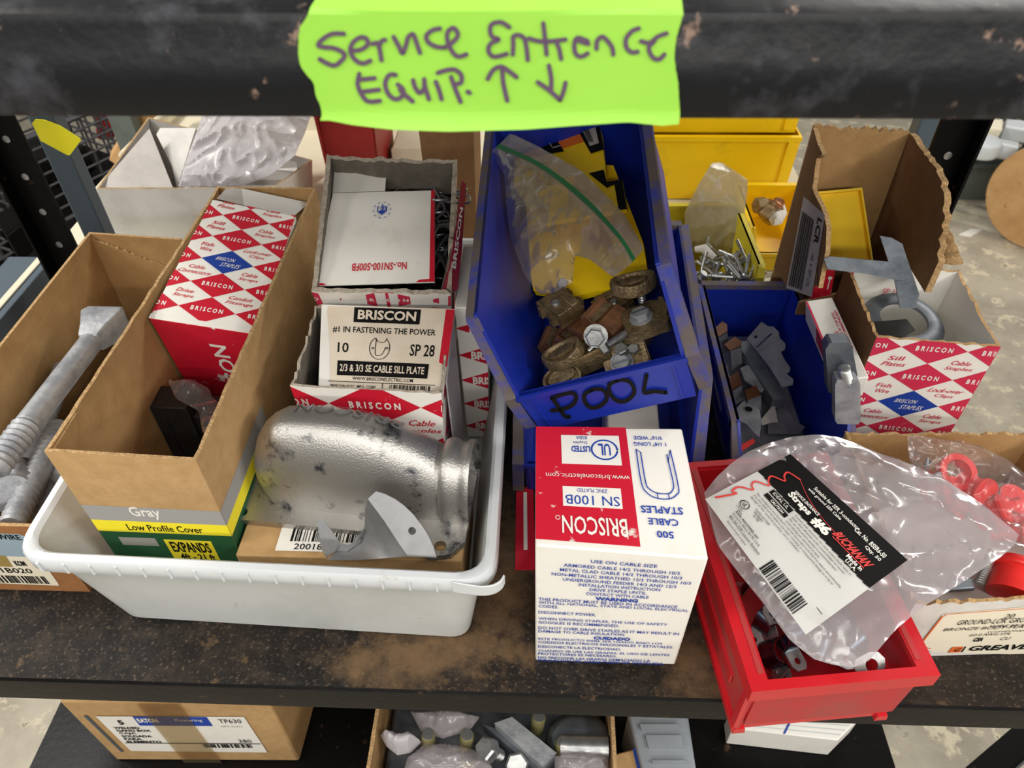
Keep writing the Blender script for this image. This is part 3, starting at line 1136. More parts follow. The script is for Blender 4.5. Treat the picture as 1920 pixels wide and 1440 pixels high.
def lag(path, r, th, label, head=None):
    """galvanised bolt: shank path, threaded between th fractions"""
    a, b_ = V(path[0]), V(path[1])
    root = thing('galvanised_bolt', label, 'bolt', b_, 'galvanised bolts in the left carton')
    m1 = MB()
    X = align(a, b_)
    L = (b_ - a).length
    m1.lathe([(r, 0), (r, L * th)], M['galv'], 16, X)
    if head == 'eye':
        m1.loft([[X @ V((sx * w, sy * d, z)) for sx, sy in ((-1, -1), (1, -1), (1, 1), (-1, 1))] for z, w, d in
                 ((.002, r * .9, r * .9), (-.012, r * 1.25, r * 1.2), (-.030, r * 1.9, r * 1.5), (-.040, r * 1.7, r * 1.3))][::-1], M['galv'], True, True, True)
    m1.build('shank', root, bevel=.0015 if head else 0)
    m2 = MB()
    thread(m2, r * 1.13, L * th, L, M['galv'], X, .0062, 14)
    m2.build('screw_thread', root, smooth=60)
    return root


lag([W(172, 640, .118), W(-12, 880, .125)], .0105, .70, 'longest galvanised bolt with a forked head, across the left carton', 'eye')
lag([W(120, 690, .085), W(48, 868, .075)], .0095, .15, 'galvanised bolt under the longest one, thread pointing down')
lag([W(112, 800, .075), W(22, 985, .085)], .0095, .12, 'fully threaded galvanised bolt beside the tub rim')
lag([W(95, 840, .05), W(84, 968, .055)], .009, .05, 'galvanised bolt lowest in the left carton, mostly hidden')
nb = thing('galvanised_coupling', 'blocky galvanised coupling at the lower end of the left carton', 'coupling', W(30, 915, .03))
X = Matrix.Translation(W(28, 912, .075)) @ Matrix.Rotation(math.radians(35), 4, 'Z') @ Matrix.Rotation(math.radians(62), 4, 'X')
mb = MB()
hexnut(mb, .023, .040, M['galv'], X, -.02)
mb.build('coupling_body', nb, bevel=.002)
mb = MB()
mb.lathe([(.0165, .020), (.0165, .024), (.010, .0245)], M['galv'], 18, X)
mb.build('coupling_face', nb)
wb = thing('white_pouch', 'pale plastic pouch under the bolts in the left carton', 'pouch', (-.42, .27, .01))
mb = MB()
mb.hexa([(-.452, .15, .0032), (-.400, .15, .0032), (-.400, .39, .0032), (-.452, .39, .0032)], [(-.447, .155, .07), (-.3975, .155, .076), (-.3975, .385, .080), (-.447, .385, .074)], M['glasswhite'])
mb.build('pouch_body', wb, bevel=.004)

# ------------------------------------------------------------------ small flat carton with barcode under the elbow
fb = thing('barcode_carton', 'flat brown carton with white barcode sticker under the aluminium elbow', 'box', (-.14, .13, .006))
mb = MB()
t = [V((-.2355, .066, .0815)), V((-.056, .066, .0815)), V((-.056, .160, .0815)), V((-.2355, .160, .0815))]
b = [V((q.x + (.002 if q.x < -.1 else -.002), q.y + (.002 if q.y < .1 else 0), .006)) for q in t]
mb.hexa(b, t, M['card'])
mb.build('carton_body', fb, bevel=.0015)
mb = MB()
Q = Quad(t[0], t[1], t[2], t[3])
mb.rect(Q, (.17, .05, .74, .50), M['white'], .0008)
mb.barcode(Q, (.225, .145, .62, .36), M['ink'], 34, .0011, 9)
mb.text(Q, '2001899743684', (.25, .065, .58, .125), M['ink'], .01, .0011)
mb.build('barcode_sticker', fb)

# ------------------------------------------------------------------ cast aluminium elbow
el = thing('aluminium_elbow', 'cast aluminium entrance elbow with dark specks lying in the white tub', 'conduit fitting', (-.145, .128, .083))
EX = Matrix.Translation((-.146, .1275, .0852)) @ Matrix.Rotation(math.radians(-5), 4, 'Z')


def arch(s, th, off=0):
    x = lerp(-.088, .096, s)
    hh = [(0, 0), (.02, .42), (.06, .68), (.12, .86), (.2, .97), (.3, 1.0), (.45, .99), (.58, .95), (.70, .84), (.80, .70), (.85, .62), (.865, .60), (.875, .66), (.89, .685), (.92, .685), (.94, .65), (.965, .65), (.975, .68), (1, .68)]
    k = interp(hh, s)
    dome = math.sqrt(max(0, 1 - max(0, (.2 - s) / .2) ** 2)) if s < .2 else 1
    h = .086 * k + off
    d = (.0300 * max(dome, .05) * (1 if s < .6 else interp([(.6, 1), (.8, .95), (.865, .90), (.875, 1.0), (.89, 1.05), (.92, 1.05), (.94, 1.0), (.965, 1.0), (.975, 1.06), (1, 1.06)], s))) + off
    c, sn = math.cos(th), math.sin(th)
    y = -d * math.copysign(abs(c) ** .75, c)
    return EX @ V((x, y + .005 * 1, h * sn ** .8 if sn > 0 else 0))


mb = MB()
secs = []
for s in [0, .008, .02, .04, .07, .1, .14, .2, .26, .33, .4, .48, .56, .62, .68, .74, .79, .83, .85, .865, .875, .89, .905, .92, .94, .965, .975, .99, 1.0]:
    secs.append([arch(s, math.pi * i / 26) for i in range(27)][::-1])
mb.loft(secs, M['alu'], False)
mb.build('elbow_shell', el, smooth=70)
ol = [(-.098, -.040), (.040, -.040), (.054, -.049), (.070, -.057), (.086, -.053), (.095, -.040), (.094, .03), (.085, .044), (.07, .046), (.05, .035), (-.098, .036), (-.102, .03), (-.102, -.036)]
mb = MB()
mb.plate(ol, [circle((-.0905, -.0325), .0042), circle((.0765, -.0465), .0048), circle((.072, .037), .0042)], .006, M['alu'], EX)
# ear fillet towards the shell
mb.build('flange', el, bevel=.001)
mb = MB()
for t_ in glyphs('BRISCON', .01)[1]:
    vv = glyphs('BRISCON', .01)[0]
    mb.poly([arch(.70 - .46 * vv[i][0], math.radians(112 - 20 * vv[i][1]), .0011) for i in t_], M['alu_sheet'])
mb.build('raised_lettering', el)['label'] = 'raised cast lettering, upside down'

# ------------------------------------------------------------------ sheet aluminium sill plate
sp = thing('sill_plate', 'shiny curved sheet aluminium sill plate leaning on the elbow in the tub', 'sill plate', (-.12, .085, .083))
def z3(x, y, z):
    return W(x, y, z)
def sheet(mb, pts, mat, d=(0, .0009, -.0009)):
    mb.prism(pts, d, mat)
mb = MB()
P = lambda x, y, z: W(x, y, z)
arc = [(705, 921, .142), (722, 926, .140), (740, 935, .137), (757, 947, .134), (775, 964, .129), (790, 983, .124), (803, 1003, .118), (813, 1025, .112), (819, 1045, .106)]
ch = [(690, 935, .135), (720, 975, .124), (748, 1018, .112), (762, 1043, .106)]
# hole cut by splitting the lobe round it
lob = [P(*q) for q in arc] + [P(*q) for q in ch[::-1]]
o_ = P(760, 985, .122)
u_ = (P(819, 1045, .106) - P(705, 921, .142)).normalized()
n_ = u_.cross(P(748, 1018, .112) - P(775, 964, .129)).normalized()
if n_.z < 0:
    n_ = -n_
w_ = n_.cross(u_)
XP = Matrix(((u_.x, w_.x, n_.x, o_.x), (u_.y, w_.y, n_.y, o_.y), (u_.z, w_.z, n_.z, o_.z), (0, 0, 0, 1)))
XI = XP.inverted()
hp = XI @ WP(773, 995, o_, n_)
mb.plate([(XI @ WP(x, y, o_, n_)).xy for x, y, z in arc + ch[::-1]], [circle((hp.x, hp.y), .0030, 14)], .0013, M['alu_sheet'], XP)
mb.build('wing', sp)
mb = MB()
nk = [[P(690, 935, .135), P(720, 975, .124), P(748, 1018, .112), P(762, 1043, .106)],
      [P(684, 955, .120), P(706, 990, .112), P(722, 1020, .104), P(730, 1046, .100)],
      [P(684, 985, .102), P(700, 1012, .100), P(706, 1035, .097), P(706, 1048, .096)],
      [P(676, 1012, .0905), P(680, 1028, .0905), P(678, 1042, .090), P(670, 1050, .0895)],
      [P(655, 1027, .0865), P(655, 1036, .0865), P(650, 1044, .0865), P(640, 1050, .0865)],
      [P(628, 1030, .0885), P(626, 1038, .0885), P(620, 1045, .0885), P(612, 1050, .0885)]]
mb.loft([[q for q in r] for r in nk], M['alu_sheet'], False)
mb.build('neck', sp, smooth=70)
mb = MB()
w2 = [P(594, 974, .108), P(606, 974, .109), P(614, 984, .107), P(638, 1018, .096), P(628, 1034, .091), P(612, 1045, .088), P(602, 1030, .091), P(598, 1000, .100)]
mb.prism(w2, (0, .0006, -.001), M['alu_sheet'])
mb.build('small_wing', sp)
mb = MB()
mb.loft([[P(638, 1018, .0965), P(628, 1032, .0885)], [P(655, 1022, .0925), P(650, 1034, .0875)], [P(672, 1005, .100), P(668, 1022, .0895)], [P(684, 988, .104), P(680, 1004, .093)]], M['galv'], False)
mb.build('cut_edge', sp)['label'] = 'rough dark cut edge of the sheet'

# ------------------------------------------------------------------ SP 28 carton
s28 = thing('sill_plate_carton', 'torn-open carton with a black and beige label, behind the aluminium elbow', 'box', (-.137, .21, .006))
b = [(-.192, .172, .006), (-.084, .172, .006), (-.084, .258, .006), (-.192, .258, .006)]
t = [(-.199, .169, .169), (-.077, .169, .163), (-.076, .258, .176), (-.197, .258, .181)]
mb = MB()
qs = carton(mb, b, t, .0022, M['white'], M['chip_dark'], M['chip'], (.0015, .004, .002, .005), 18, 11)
diamonds(mb, qs[0], .54, .315, .885, .15, (-3, -2, -1, 0), M['red'], words=['Sill|Plates', 'Cable|Staples', 'Fish|Wire', 'Lock-over|Clips'], blue_at=-9)
diamonds(mb, qs[1], .5, .4, .88, .15, (-3, -2, -1, 0), M['red_faded'], words=None, blue_at=-9)
mb.build('carton_body', s28)
mb = MB()
k = [WP(x, y, p, V((0, -.36, .93))) for x, y, p in [(597, 728, (-.1, .1725, .153)), (831, 738, (-.1, .1725, .153)), (853, 580, (-.1, .1725, .153)), (603, 571, (-.1, .1725, .153))]]
Q = Quad(*k)
mb.prism(k, -Q.n * .0012, M['white'])
mb.uvpoly(Q, [(.10, -.0), (1.0, 0), (1.0, 1), (.93, 1), (.05, .98), (.045, .9), (.08, .5)], M['beige'], .0005)
mb.uvpoly(Q, [(.935, .99), (1.0, .99), (1.0, .30), (.935, .35)], M['red'], .0008)
mb.rect(Q, (.25, .79, .75, .975), M['ink'], .0009)
mb.text(Q, 'BRISCON', (.28, .825, .72, .945), M['beige'], .03, .0012)
mb.text(Q, '#1 IN FASTENING THE POWER', (.095, .655, .88, .735), M['ink'], .012, .0009)
mb.text(Q, '10', (.14, .42, .225, .54), M['ink'], .012, .0009)
mb.text(Q, 'SP 28', (.70, .41, .89, .55), M['ink'], .012, .0009)
mb.rect(Q, (.145, .155, .86, .325), M['ink'], .0009)
mb.text(Q, '2/3 & 3/3 SE CABLE SILL PLATE', (.165, .20, .83, .285), M['beige'], .02, .0012)
mb.text(Q, 'WWW.BRISCONELECTRIC.COM', (.27, .105, .75, .145), M['ink'], .01, .0009)
mb.rect(Q, (.08, .08, .93, .088), M['ink'], .0009)
mb.rect(Q, (.51, .0, .516, .08), M['ink'], .0009)
mb.text(Q, 'BRISCON ELEC. MFG. CORP', (.10, .015, .46, .05), M['ink'], .01, .0009)
mb.barcode(Q, (.57, .0, .90, .07), M['ink'], 22, .0009, 4)
fn = lambda u, v: Q(u, v, .0009)
asp = 1.55
def ell(cx, cy, rx, ry, a0=0, a1=360, n=16):
    return [(cx + rx * math.cos(math.radians(lerp(a0, a1, i / n))), cy + ry * math.sin(math.radians(lerp(a0, a1, i / n)))) for i in range(n + 1)]
for st in (ell(.465, .49, .078, .135, 120, 410), [(.425, .605), (.44, .58), (.455, .56), (.50, .56), (.515, .61)], [(.435, .60), (.432, .50), (.435, .41), (.46, .40), (.49, .42), (.51, .50)],
           ell(.412, .485, .007, .011), ell(.522, .49, .007, .011)):
    mb.stroke(fn, st, .006, M['ink'], 2)
mb.build('label_card', s28)['label'] = 'beige label with black bars and a plate drawing'
mb = MB()
mb.prism([(-.0755, .185, .160), (-.0752, .252, .172), (-.0735, .245, .05), (-.0745, .19, .04)], (.0012, 0, 0), M['film_grey'])
mb.build('tape_strip', s28)['label'] = 'shiny crinkled tape down the right side'

# ------------------------------------------------------------------ SN100 open staple carton
sn = thing('open_staple_carton', 'torn-open white topped carton full of loose wire staples, behind the beige label', 'box', (-.14, .35, .02))
X = pose((-.207, .326, .027), 2, 23.1, 3)
w, d, h = .119, .145, .19
bb = [X @ V(p) for p in ((.004, .004, 0), (w - .004, .004, 0), (w - .004, d - .02, 0), (.004, d - .02, 0))]
tt = [X @ V(p) for p in ((0, 0, h), (w, 0, h), (w + .002, d, h), (0, d, h + .003))]
mb = MB()
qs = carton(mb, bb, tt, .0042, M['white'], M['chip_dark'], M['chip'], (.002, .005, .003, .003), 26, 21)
diamonds(mb, qs[0], .52, .30, .93, .085, (-2, -1, 0), M['red_faded'], words=['Sill|Plates', 'Cable|Staples'], blue_at=-9)
diamonds(mb, qs[1], .42, .40, .90, .10, (-3, -2, -1, 0), M['red'], words=None, blue_at=-9)
mb.build('carton_body', sn)
O, NZ = X @ V((0, 0, h)), (X.to_3x3() @ V((0, 0, 1))).normalized()
def on(px, py, dz):
    return WP(px, py, O + NZ * dz, NZ)
mb = MB()
k = [on(589, 536, -.006), on(815, 529, -.006), on(815, 357, -.014), on(624, 362, -.012)]
Q = Quad(*k)
mb.prism(k, -Q.n * .0011, M['white'])
mb.uvpoly(Q, [(.955, 0), (1, 0), (1, 1), (.965, 1)], M['red'], .0005)
mb.uvpoly(Q, [(.84, .0), (1, 0), (1, .035), (.87, .025)], M['red'], .0006)
mb.uvpoly(Q, [(0, -.0), (.10, 0), (.07, .022), (0, .02)], M['red'], .0006)
mb.text(Q, 'No.-SN100-500FB', (.76, .215, .29, .135), M['red'], .02, .0006)
fn = lambda u, v: Q(u, v, .0006)
c0 = (.50, .785)
def ko(x, y):
    return (c0[0] - x * .052, c0[1] - y * .058)
mb.uvpoly(Q, [ko(-.8, .35), ko(-.0, .95), ko(.8, .35), ko(0, -.1)][::-1], M['eblue'], .0007)
for st in ([(-.8, .25), (-.8, -.8), (-.8, -.3), (-.4, -.75)], [(-.8, -.3), (-.45, .15)], [(.0, .0), (0, -.85), (.4, -.3), (.8, -.85), (.8, .25)], [(-.05, -.1), (-.35, -.35), (.1, -1.25), (.2, -.5)]):
    mb.stroke(fn, [ko(*p) for p in st], .010, M['eblue'], 2, False)
for i in range(20):
    if i % 2 == 0:
        mb.stroke(fn, ell(c0[0], c0[1], .082, .090, i * 18, i * 18 + 13, 3), .007, M['eblue'], 2)
mb.build('top_flap', sn)['label'] = 'white flap with small blue round emblem and red upside-down number'
mb = MB()
k = [on(607, 362, -.016), on(722, 358, -.016), on(724, 327, -.022), on(626, 298, -.013)]
mb.prism(k, (0, .0003, -.001), M['white'])
mb.build('side_flap', sn)
mb = MB()
k = [on(826, 552, -.001), on(858, 545, -.02), on(866, 470, -.015), on(874, 345, -.006), on(866, 338, .001), on(856, 420, .001), on(842, 500, .001)]
mb.poly(k, M['red_faded'])
kk = [p + V((-.0010, 0, -.0016)) for p in k]
mb.poly(kk[::-1], M['chip'])
qx = Quad(on(840, 515, .0012), on(857, 520, -.008), on(872, 385, -.001), on(860, 380, .0015))
mb.text(qx, 'BRISCON', (.25, .1, .72, .95), M['white'], .03, rot=1)
mb.build('torn_side_strip', sn)['label'] = 'torn red side strip folded outward with white lettering'
# the loose staples
rd = random.Random(5)
mb = MB()
path = [(-.008, 0, 0), (-.008, .022, 0), (-.0075, .0265, 0), (-.0045, .029, 0), (.0045, .029, 0), (.0075, .0265, 0), (.008, .022, 0), (.008, 0, 0)]
mb.tube(path, .00135, M['gun'], 6)
stp = mb.build('cable_staple', None, local=True, smooth=60)
tag(stp, 'bent wire staple among the loose ones heaped in the white topped carton', 'staple', 'loose staples in the open carton')
places = []
for i in range(64):
    if i < 40:
        u, v = rd.uniform(.50, .90), rd.uniform(.74, .90)
    elif i < 56:
        u, v = rd.uniform(.86, .92), rd.uniform(.12, .74)
    else:
        u, v = rd.uniform(.15, .85), rd.uniform(.2, .8)
    z = h - .030 - rd.random() * .020 - (.012 if i >= 56 else 0)
    places.append((X @ V((u * w, v * d, z)), (rd.uniform(-.5, .5), rd.uniform(-.7, .7), rd.uniform(0, 6.28) if i < 40 else rd.uniform(-.3, .3))))
for i, (p, r) in enumerate(places):
    o = stp if i == 0 else stp.copy()
    if i:
        COL.objects.link(o)
    o.location, o.rotation_euler = p, r

# ------------------------------------------------------------------ narrow diamond carton beside it
nc = thing('narrow_diamond_carton', 'narrow upright red diamond carton squeezed against the right wall of the tub', 'box', (-.058, .3, .006))
mb = MB()
b = [V((-.072, .266, .006)), V((-.049, .266, .006)), V((-.049, .36, .006)), V((-.072, .36, .006))]
t = [V((-.074, .262, .178)), V((-.0455, .262, .178)), V((-.0455, .36, .178)), V((-.074, .36, .178))]
mb.hexa(b, t, M['white'])
Q = Quad(b[0], b[1], t[1], t[0])
for j in range(5):
    c = .10 + .19 * j
    mb.uvpoly(Q, [(-.05, c), (1.5, c - .095), (3.0, c), (1.5, c + .095)], M['red'])
    mb.text(Q, 'BRIS', (.42, c - .03, 1.12, c + .03), M['white'], .04, .0005)
mb.build('carton_body', nc, bevel=.001)

# ------------------------------------------------------------------ SN 100B staple carton at the front
sb_ = thing('staple_carton', 'upright closed carton in the centre foreground with red and white top panel', 'box', (.057, .083, 0))
t = [W(1004, 1022, .154), W(1329, 1048, .154), W(1279, 803, .154), W(1003, 800, .154)]
_n = (t[1] - t[0]).cross(W(1004, 1239, .0005) - t[0]).normalized()
b = [W(1004, 1239, .0005), WP(1266, 1247, t[0], _n), V((.1145, .140, .0005)), V((.0, .140, .0005))]
t[3] = V((-.0005, t[3].y, .154))
mb = MB()
mb.hexa(b, t, M['white'])
Q = Quad(*t)
mb.rect(Q, (.0, .045, .615, 1), M['red_worn'])
mb.rect(Q, (.17, .66, .56, .92), M['white'], .0005)
mb.text(Q, 'LISTED', (.30, .80, .22, .765), M['blue'], .02, .0008) if False else None
def ud(s, u0, v0, u1, v1, mat, bold=.0, off=.0008):
    """upside-down text: the writing faces the back of the shelf"""
    mb.text(Q, s, (u1, v1, u0, v0), mat, bold, off)
ud('LISTED', .235, .765, .36, .82, M['eblue'], .03)
ud('Staples', .25, .835, .345, .87, M['eblue'])
ud('85BA', .27, .88, .345, .91, M['eblue'])
fn = lambda u, v: Q(u, v, .0008)
mb.stroke(fn, ell(.455, .79, .085, .085, 0, 350, 22), .012, M['eblue'], 2)
ud('UL', .415, .74, .495, .845, M['eblue'], .02)
ud('www.brisconelectric.com', .065, .535, .60, .575, M['white'], .0)
mb.rect(Q, (.17, .31, .535, .47), M['white'], .0005)
ud('SN 100B', .185, .325, .52, .40, M['eblue'], .0)
ud('ZINC PLATED', .26, .425, .45, .455, M['eblue'])
ud('BRISCON', .16, .10, .55, .235, M['white'], .012)
mb.stroke(fn, ell(.135, .215, .013, .015, 0, 350, 12), .004, M['white'], 1)
ud('500', .72, .115, .82, .165, M['eblue'], .02)
ud('CABLE', .68, .205, .86, .255, M['eblue'], .02)
ud('STAPLES', .645, .29, .90, .345, M['eblue'], .02)
ud('1 1/4" LONG', .655, .83, .87, .865, M['eblue'], .015)
ud('9/16" WIDE', .66, .885, .85, .92, M['eblue'], .015)
for st in ([(.665, .80), (.67, .52), (.70, .44), (.755, .405), (.83, .405), (.88, .44), (.90, .50), (.89, .80)],
           [(.692, .775), (.697, .53), (.715, .475), (.76, .445), (.83, .445), (.86, .475), (.872, .53), (.862, .76)]):
    mb.stroke(fn, st, .008, M['eblue'], 4)
for st in ([(.665, .80), (.692, .775)], [(.89, .80), (.862, .70)], [(.76, .445), (.76, .405)], [(.83, .445), (.83, .405)]):
    mb.stroke(fn, st, .006, M['eblue'], 1, False)
Fq = Quad(b[0], b[1], t[1], t[0])
LN = [('USE ON CABLE SIZE', .33, .72, .905, .0), ('ARMORED CABLE 14/2 THROUGH 10/3', .17, .86, .862, .0), ('METAL CLAD CABLE 14/2 THROUGH 10/3', .15, .88, .825, .0),
      ('NON-METALLIC SHEATHED 12/3 THROUGH 10/3', .10, .94, .787, .0), ('UNDERGROUND FEEDER 14/3 AND 12/3', .17, .86, .75, .0), ('INSTALLATION INSTRUCTION', .27, .77, .715, .0),
      ('DRIVE STAPLE UNTIL', .34, .69, .68, .0), ('CONTACT WITH CABLE', .32, .71, .645, .0), ('WARNING', .38, .65, .605, .04),
      ('THIS PRODUCT MUST BE USED IN ACCORDANCE', .02, .90, .575, .0), ('WITH ALL NATIONAL, STATE AND LOCAL ELECTRICAL', .02, .975, .545, .0), ('CODES.', .02, .15, .515, .0),
      ('DISCONNECT POWER.', .02, .40, .462, .0), ('WHEN DRIVING STAPLES, THE USE OF SAFETY', .02, .87, .405, .0), ('GOGGLES IS RECOMMENDED.', .02, .56, .372, .0),
      ('DO NOT OVER DRIVE STAPLES AS IT MAY RESULT IN', .02, .96, .322, .0), ('DAMAGE TO CABLE INSULATION.', .02, .61, .290, .0), ('CUIDADO', .40, .65, .245, .04),
      ('ESTE PRODUCTO DEBE SER USADO BAJO LOS', .02, .87, .215, .0), ('CODIGOS ELECTRICOS NACIONALES Y ESTATALES.', .02, .95, .185, .0), ('DESCONECTE LA ELECTRICIDAD.', .02, .60, .142, .0),
      ('CUANDO SE USE LAS GRAPAS, EL USO DE LENTES', .02, .94, .100, .0), ('PROTECTORES ES NECESARIO.', .02, .58, .070, .0), ('NO PRECIONE LAS GRAPAS DEMACIADO LA', .02, .82, .032, .0), ('INSULACION DEL CABLE PUEDE SER DESTRUIDA.', .02, .92, .006, .0)]
for s_, u0, u1, vc, bd in LN:
    hgt = .024 if bd == 0 else .030
    mb.text(Fq, s_, (u0, vc, u1, vc + hgt), M['eblue'], .012 + bd, .0008)
Lq = Quad(b[3], b[0], t[0], t[3])
for j in range(5):
    c = .12 + .18 * j
    mb.uvpoly(Lq, [(.1, c), (.5, c - .09), (.9, c), (.5, c + .09)], M['red'], .0004)
mb.build('carton_body', sb_, bevel=.0016)
rn = thing('red_label_card', 'red printed card lying on the shelf left of the upright staple carton', 'card', (-.01, .10, 0))
mb = MB()
k = [W(966, 1068, .001), W(1004, 1068, .001), W(1000, 912, .001), W(968, 915, .001)]
mb.prism(k, (0, 0, -.0009), M['red_worn'])
mb.rect(Quad(*k), (.42, .22, .62, .93), M['white'], .0005)
mb.build('card_body', rn)


# =================================================================== hopper bins
def hopper(name, label, cat, X, w, L, H, hl, yb, mat, rim, fl=.009, th=.0028, group=None, inset_front=True, front_rim=True, ftap=.004):
    root = thing(name, label, cat, X @ V((0, L / 2, 0)), group)
    mb = MB()
    tp_ = .006
    def side(sx):
        o = [V((sx * (w / 2 - tp_), 0.004, 0)), V((sx * (w / 2 - tp_), L, 0)), V((sx * w / 2, L, H)), V((sx * w / 2, yb, H)), V((sx * (w / 2 - tp_ * .5), 0, hl))]
        mb.prism([X @ p for p in o], X.to_3x3() @ V((-sx * th, 0, 0)), mat)
    side(1)
    side(-1)
    mb.prism([X @ V(p) for p in ((-w / 2, L, H), (w / 2, L, H), (w / 2 - tp_, L, 0), (-w / 2 + tp_, L, 0))], X.to_3x3() @ V((0, -th, 0)), mat)
    mb.prism([X @ V(p) for p in ((-w / 2 + tp_, .004, 0), (w / 2 - tp_, .004, 0), (w / 2 - tp_, L, 0), (-w / 2 + tp_, L, 0))], X.to_3x3() @ V((0, 0, th)), mat)
    fr = [V(p) for p in ((-w / 2 + tp_, ftap, 0), (w / 2 - tp_, ftap, 0), (w / 2 - tp_ * .5, 0, hl), (-w / 2 + tp_ * .5, 0, hl))]
    mb.prism([X @ p for p in fr], X.to_3x3() @ V((0, th, 0)), mat)
    body = mb.build('bin_body', root, bevel=.0008)
    Fq = Quad(*[X @ p for p in fr])
    if inset_front:
        for u0, u1 in ((.07, .083), (.917, .93)):
            mb = MB()
            mb.prism([Fq(u0, .04), Fq(u1, .04), Fq(u1, .97), Fq(u0, .97)], Fq.n * .0012, mat)
            mb.build('front_bead', body)
    for sx, nm in ((-1, 'rim'), (1, 'rim')):
        mb = MB()
        xi, xo = sx * (w / 2 - th), sx * (w / 2 + fl - th)
        pr = [(L, H), (yb + .004, H), (yb - .001, H - .002), (.003, hl + .004), (-.0015, hl), (-.0005, 0.003)]
        secs = []
        for k_, (y, z) in enumerate(pr):
            dz = V((0, 0, -.0035)) if k_ < 2 else V((0, .0035, -.001)) if k_ < 4 else V((0, .0035, 0))
            a, bq = X @ V((xi, y, z)), X @ V((xo, y, z))
            e = X.to_3x3() @ dz
            q = [a, bq, bq + e * 2.2, bq + e * 2.2 + X.to_3x3() @ V((-sx * .0022, 0, 0)), a + e]
            secs.append(q if sx < 0 else q[::-1])
        mb.loft(secs, rim, True, True, True)
        mb.build(nm, root, bevel=.0007)
    mb = MB()
    mb.prism([X @ V(p) for p in ((-w / 2 - .001, L - th - .0006, H + .0008), (w / 2 + .001, L - th - .0006, H + .0008), (w / 2 + .001, L + .005, H + .0008), (-w / 2 - .001, L + .005, H + .0008))], X.to_3x3() @ V((0, 0, -.006)), rim)
    mb.build('back_rim', root, bevel=.0007)
    mb = MB()
    if front_rim:
        mb.prism([X @ V(p) for p in ((-w / 2 + .002, -.0022, hl - .005), (w / 2 - .002, -.0022, hl - .005), (w / 2 - .002, -.0022, hl), (-w / 2 + .002, -.0022, hl))], X.to_3x3() @ V((0, .006, 0)), mat)
        mb.build('front_lip', body, bevel=.0008)
    return root, Fq


# lower blue bin (carries the POOL bin)
XL = pose((.066, .196, .001), -1.5, 4.5, 0)
lowbin, _ = hopper('blue_bin', 'blue plastic bin underneath the tilted POOL bin', 'bin', XL, .160, .27, .126, .048, .045, M['bluebin'], M['bluedust'], .011, group=None)
mb = MB()
mb.hexa([XL @ V(p) for p in ((.0, .02, .004), (.05, .02, .004), (.05, .1, .004), (.0, .1, .004))], [XL @ V(p) for p in ((.0, .02, .055), (.05, .02, .055), (.05, .1, .06), (.0, .1, .06))], M['greywhite'])
tag(mb.build('grey_carton', bevel=.002), 'grey block inside the lower blue bin, showing under the POOL bin lip', 'box')

# POOL bin
XP_ = pose((.0625, .1575, .158), -.3, 8.2, -23.2)
PW, PL, PH, PHL, PYB = .139, .275, .117, .045, .024
pool, PF = hopper('blue_bin', 'tilted blue plastic bin with POOL handwritten in black on its front', 'bin', XP_, PW, PL, PH, PHL, PYB, M['bluebin'], M['bluedust'], .010, ftap=-.003)
PZ = (XP_.to_3x3() @ V((0, 0, 1))).normalized()
def pin(px, py, z):
    """point inside the POOL bin on its own plane z"""
    return WP(px, py, XP_ @ V((0, 0, z)), PZ)
mb = MB()
Cq = lambda L: [(860 + x / 4, 500 + y / 4) for x, y in L]
pf = lambda x, y: WP(x, y, PF.p[0] + PF.n * .0016, PF.n)
for q in (Cq([(700, 985), (740, 1040), (795, 1120), (828, 1128)]), Cq([(700, 990), (790, 955), (860, 950), (882, 990), (850, 1040), (780, 1070), (700, 1080)]),
          Cq([(1000, 925), (945, 960), (950, 1020), (1000, 1060), (1070, 1040), (1112, 990), (1090, 930), (1030, 918), (990, 930)]),
          Cq([(1190, 850), (1130, 890), (1140, 960), (1200, 1010), (1270, 1000), (1318, 940), (1290, 870), (1230, 848), (1180, 858)]),
          Cq([(1410, 815), (1398, 880), (1393, 945), (1470, 935), (1555, 945)])):
    mb.stroke(pf, q, 7.5, M['ink'], 5)
mb.build('handwriting', pool)['label'] = 'black marker word POOL'

# yellow card packages standing in the POOL bin
def pkg(label, pts, z0, name='yellow_package'):
    root = thing(name, label, 'package', pin(1090, 430, .03))
    mb = MB()
    k = [pin(x, y, z) for x, y, z in pts]
    mb.prism(k, -PZ * .006, M['yellowcard'])
    mb.build('package_body', root, bevel=.0008)
    return root
pk = pkg('big yellow card package under the zip bag in the POOL bin', [(1000, 545, .030), (1078, 556, .032), (1216, 520, .036), (1206, 455, .042), (1150, 310, .062), (960, 300, .060)], .03)
pk2 = thing('yellow_package', 'yellow card package with orange printed end at the back of the POOL bin', 'package', pin(1080, 300, .07))
mb = MB()
k = [pin(x, y, .075) for x, y in [(925, 290), (1010, 420), (1175, 392), (1166, 336), (1138, 341), (1128, 250), (1120, 228), (930, 240)]]
mb.prism(k, -PZ * .004, M['yellowcard'])
mb.build('package_body', pk2, bevel=.0006)
mb = MB()
kq = lambda L, dz: [pin(x, y, .0755 + dz) for x, y in L]
mb.poly(kq([(925, 288), (936, 300), (1000, 296), (1095, 266), (1078, 228), (940, 236)], 0), M['orange'])
mb.poly(kq([(1010, 262), (1035, 249), (1058, 284), (1020, 290)], .0006), M['ink'])
mb.poly(kq([(1080, 238), (1124, 236), (1133, 280), (1108, 288)], .0006), M['ink'])
mb.poly(kq([(1090, 240), (1116, 237), (1123, 268), (1106, 274)], .0012), M['greywhite'])
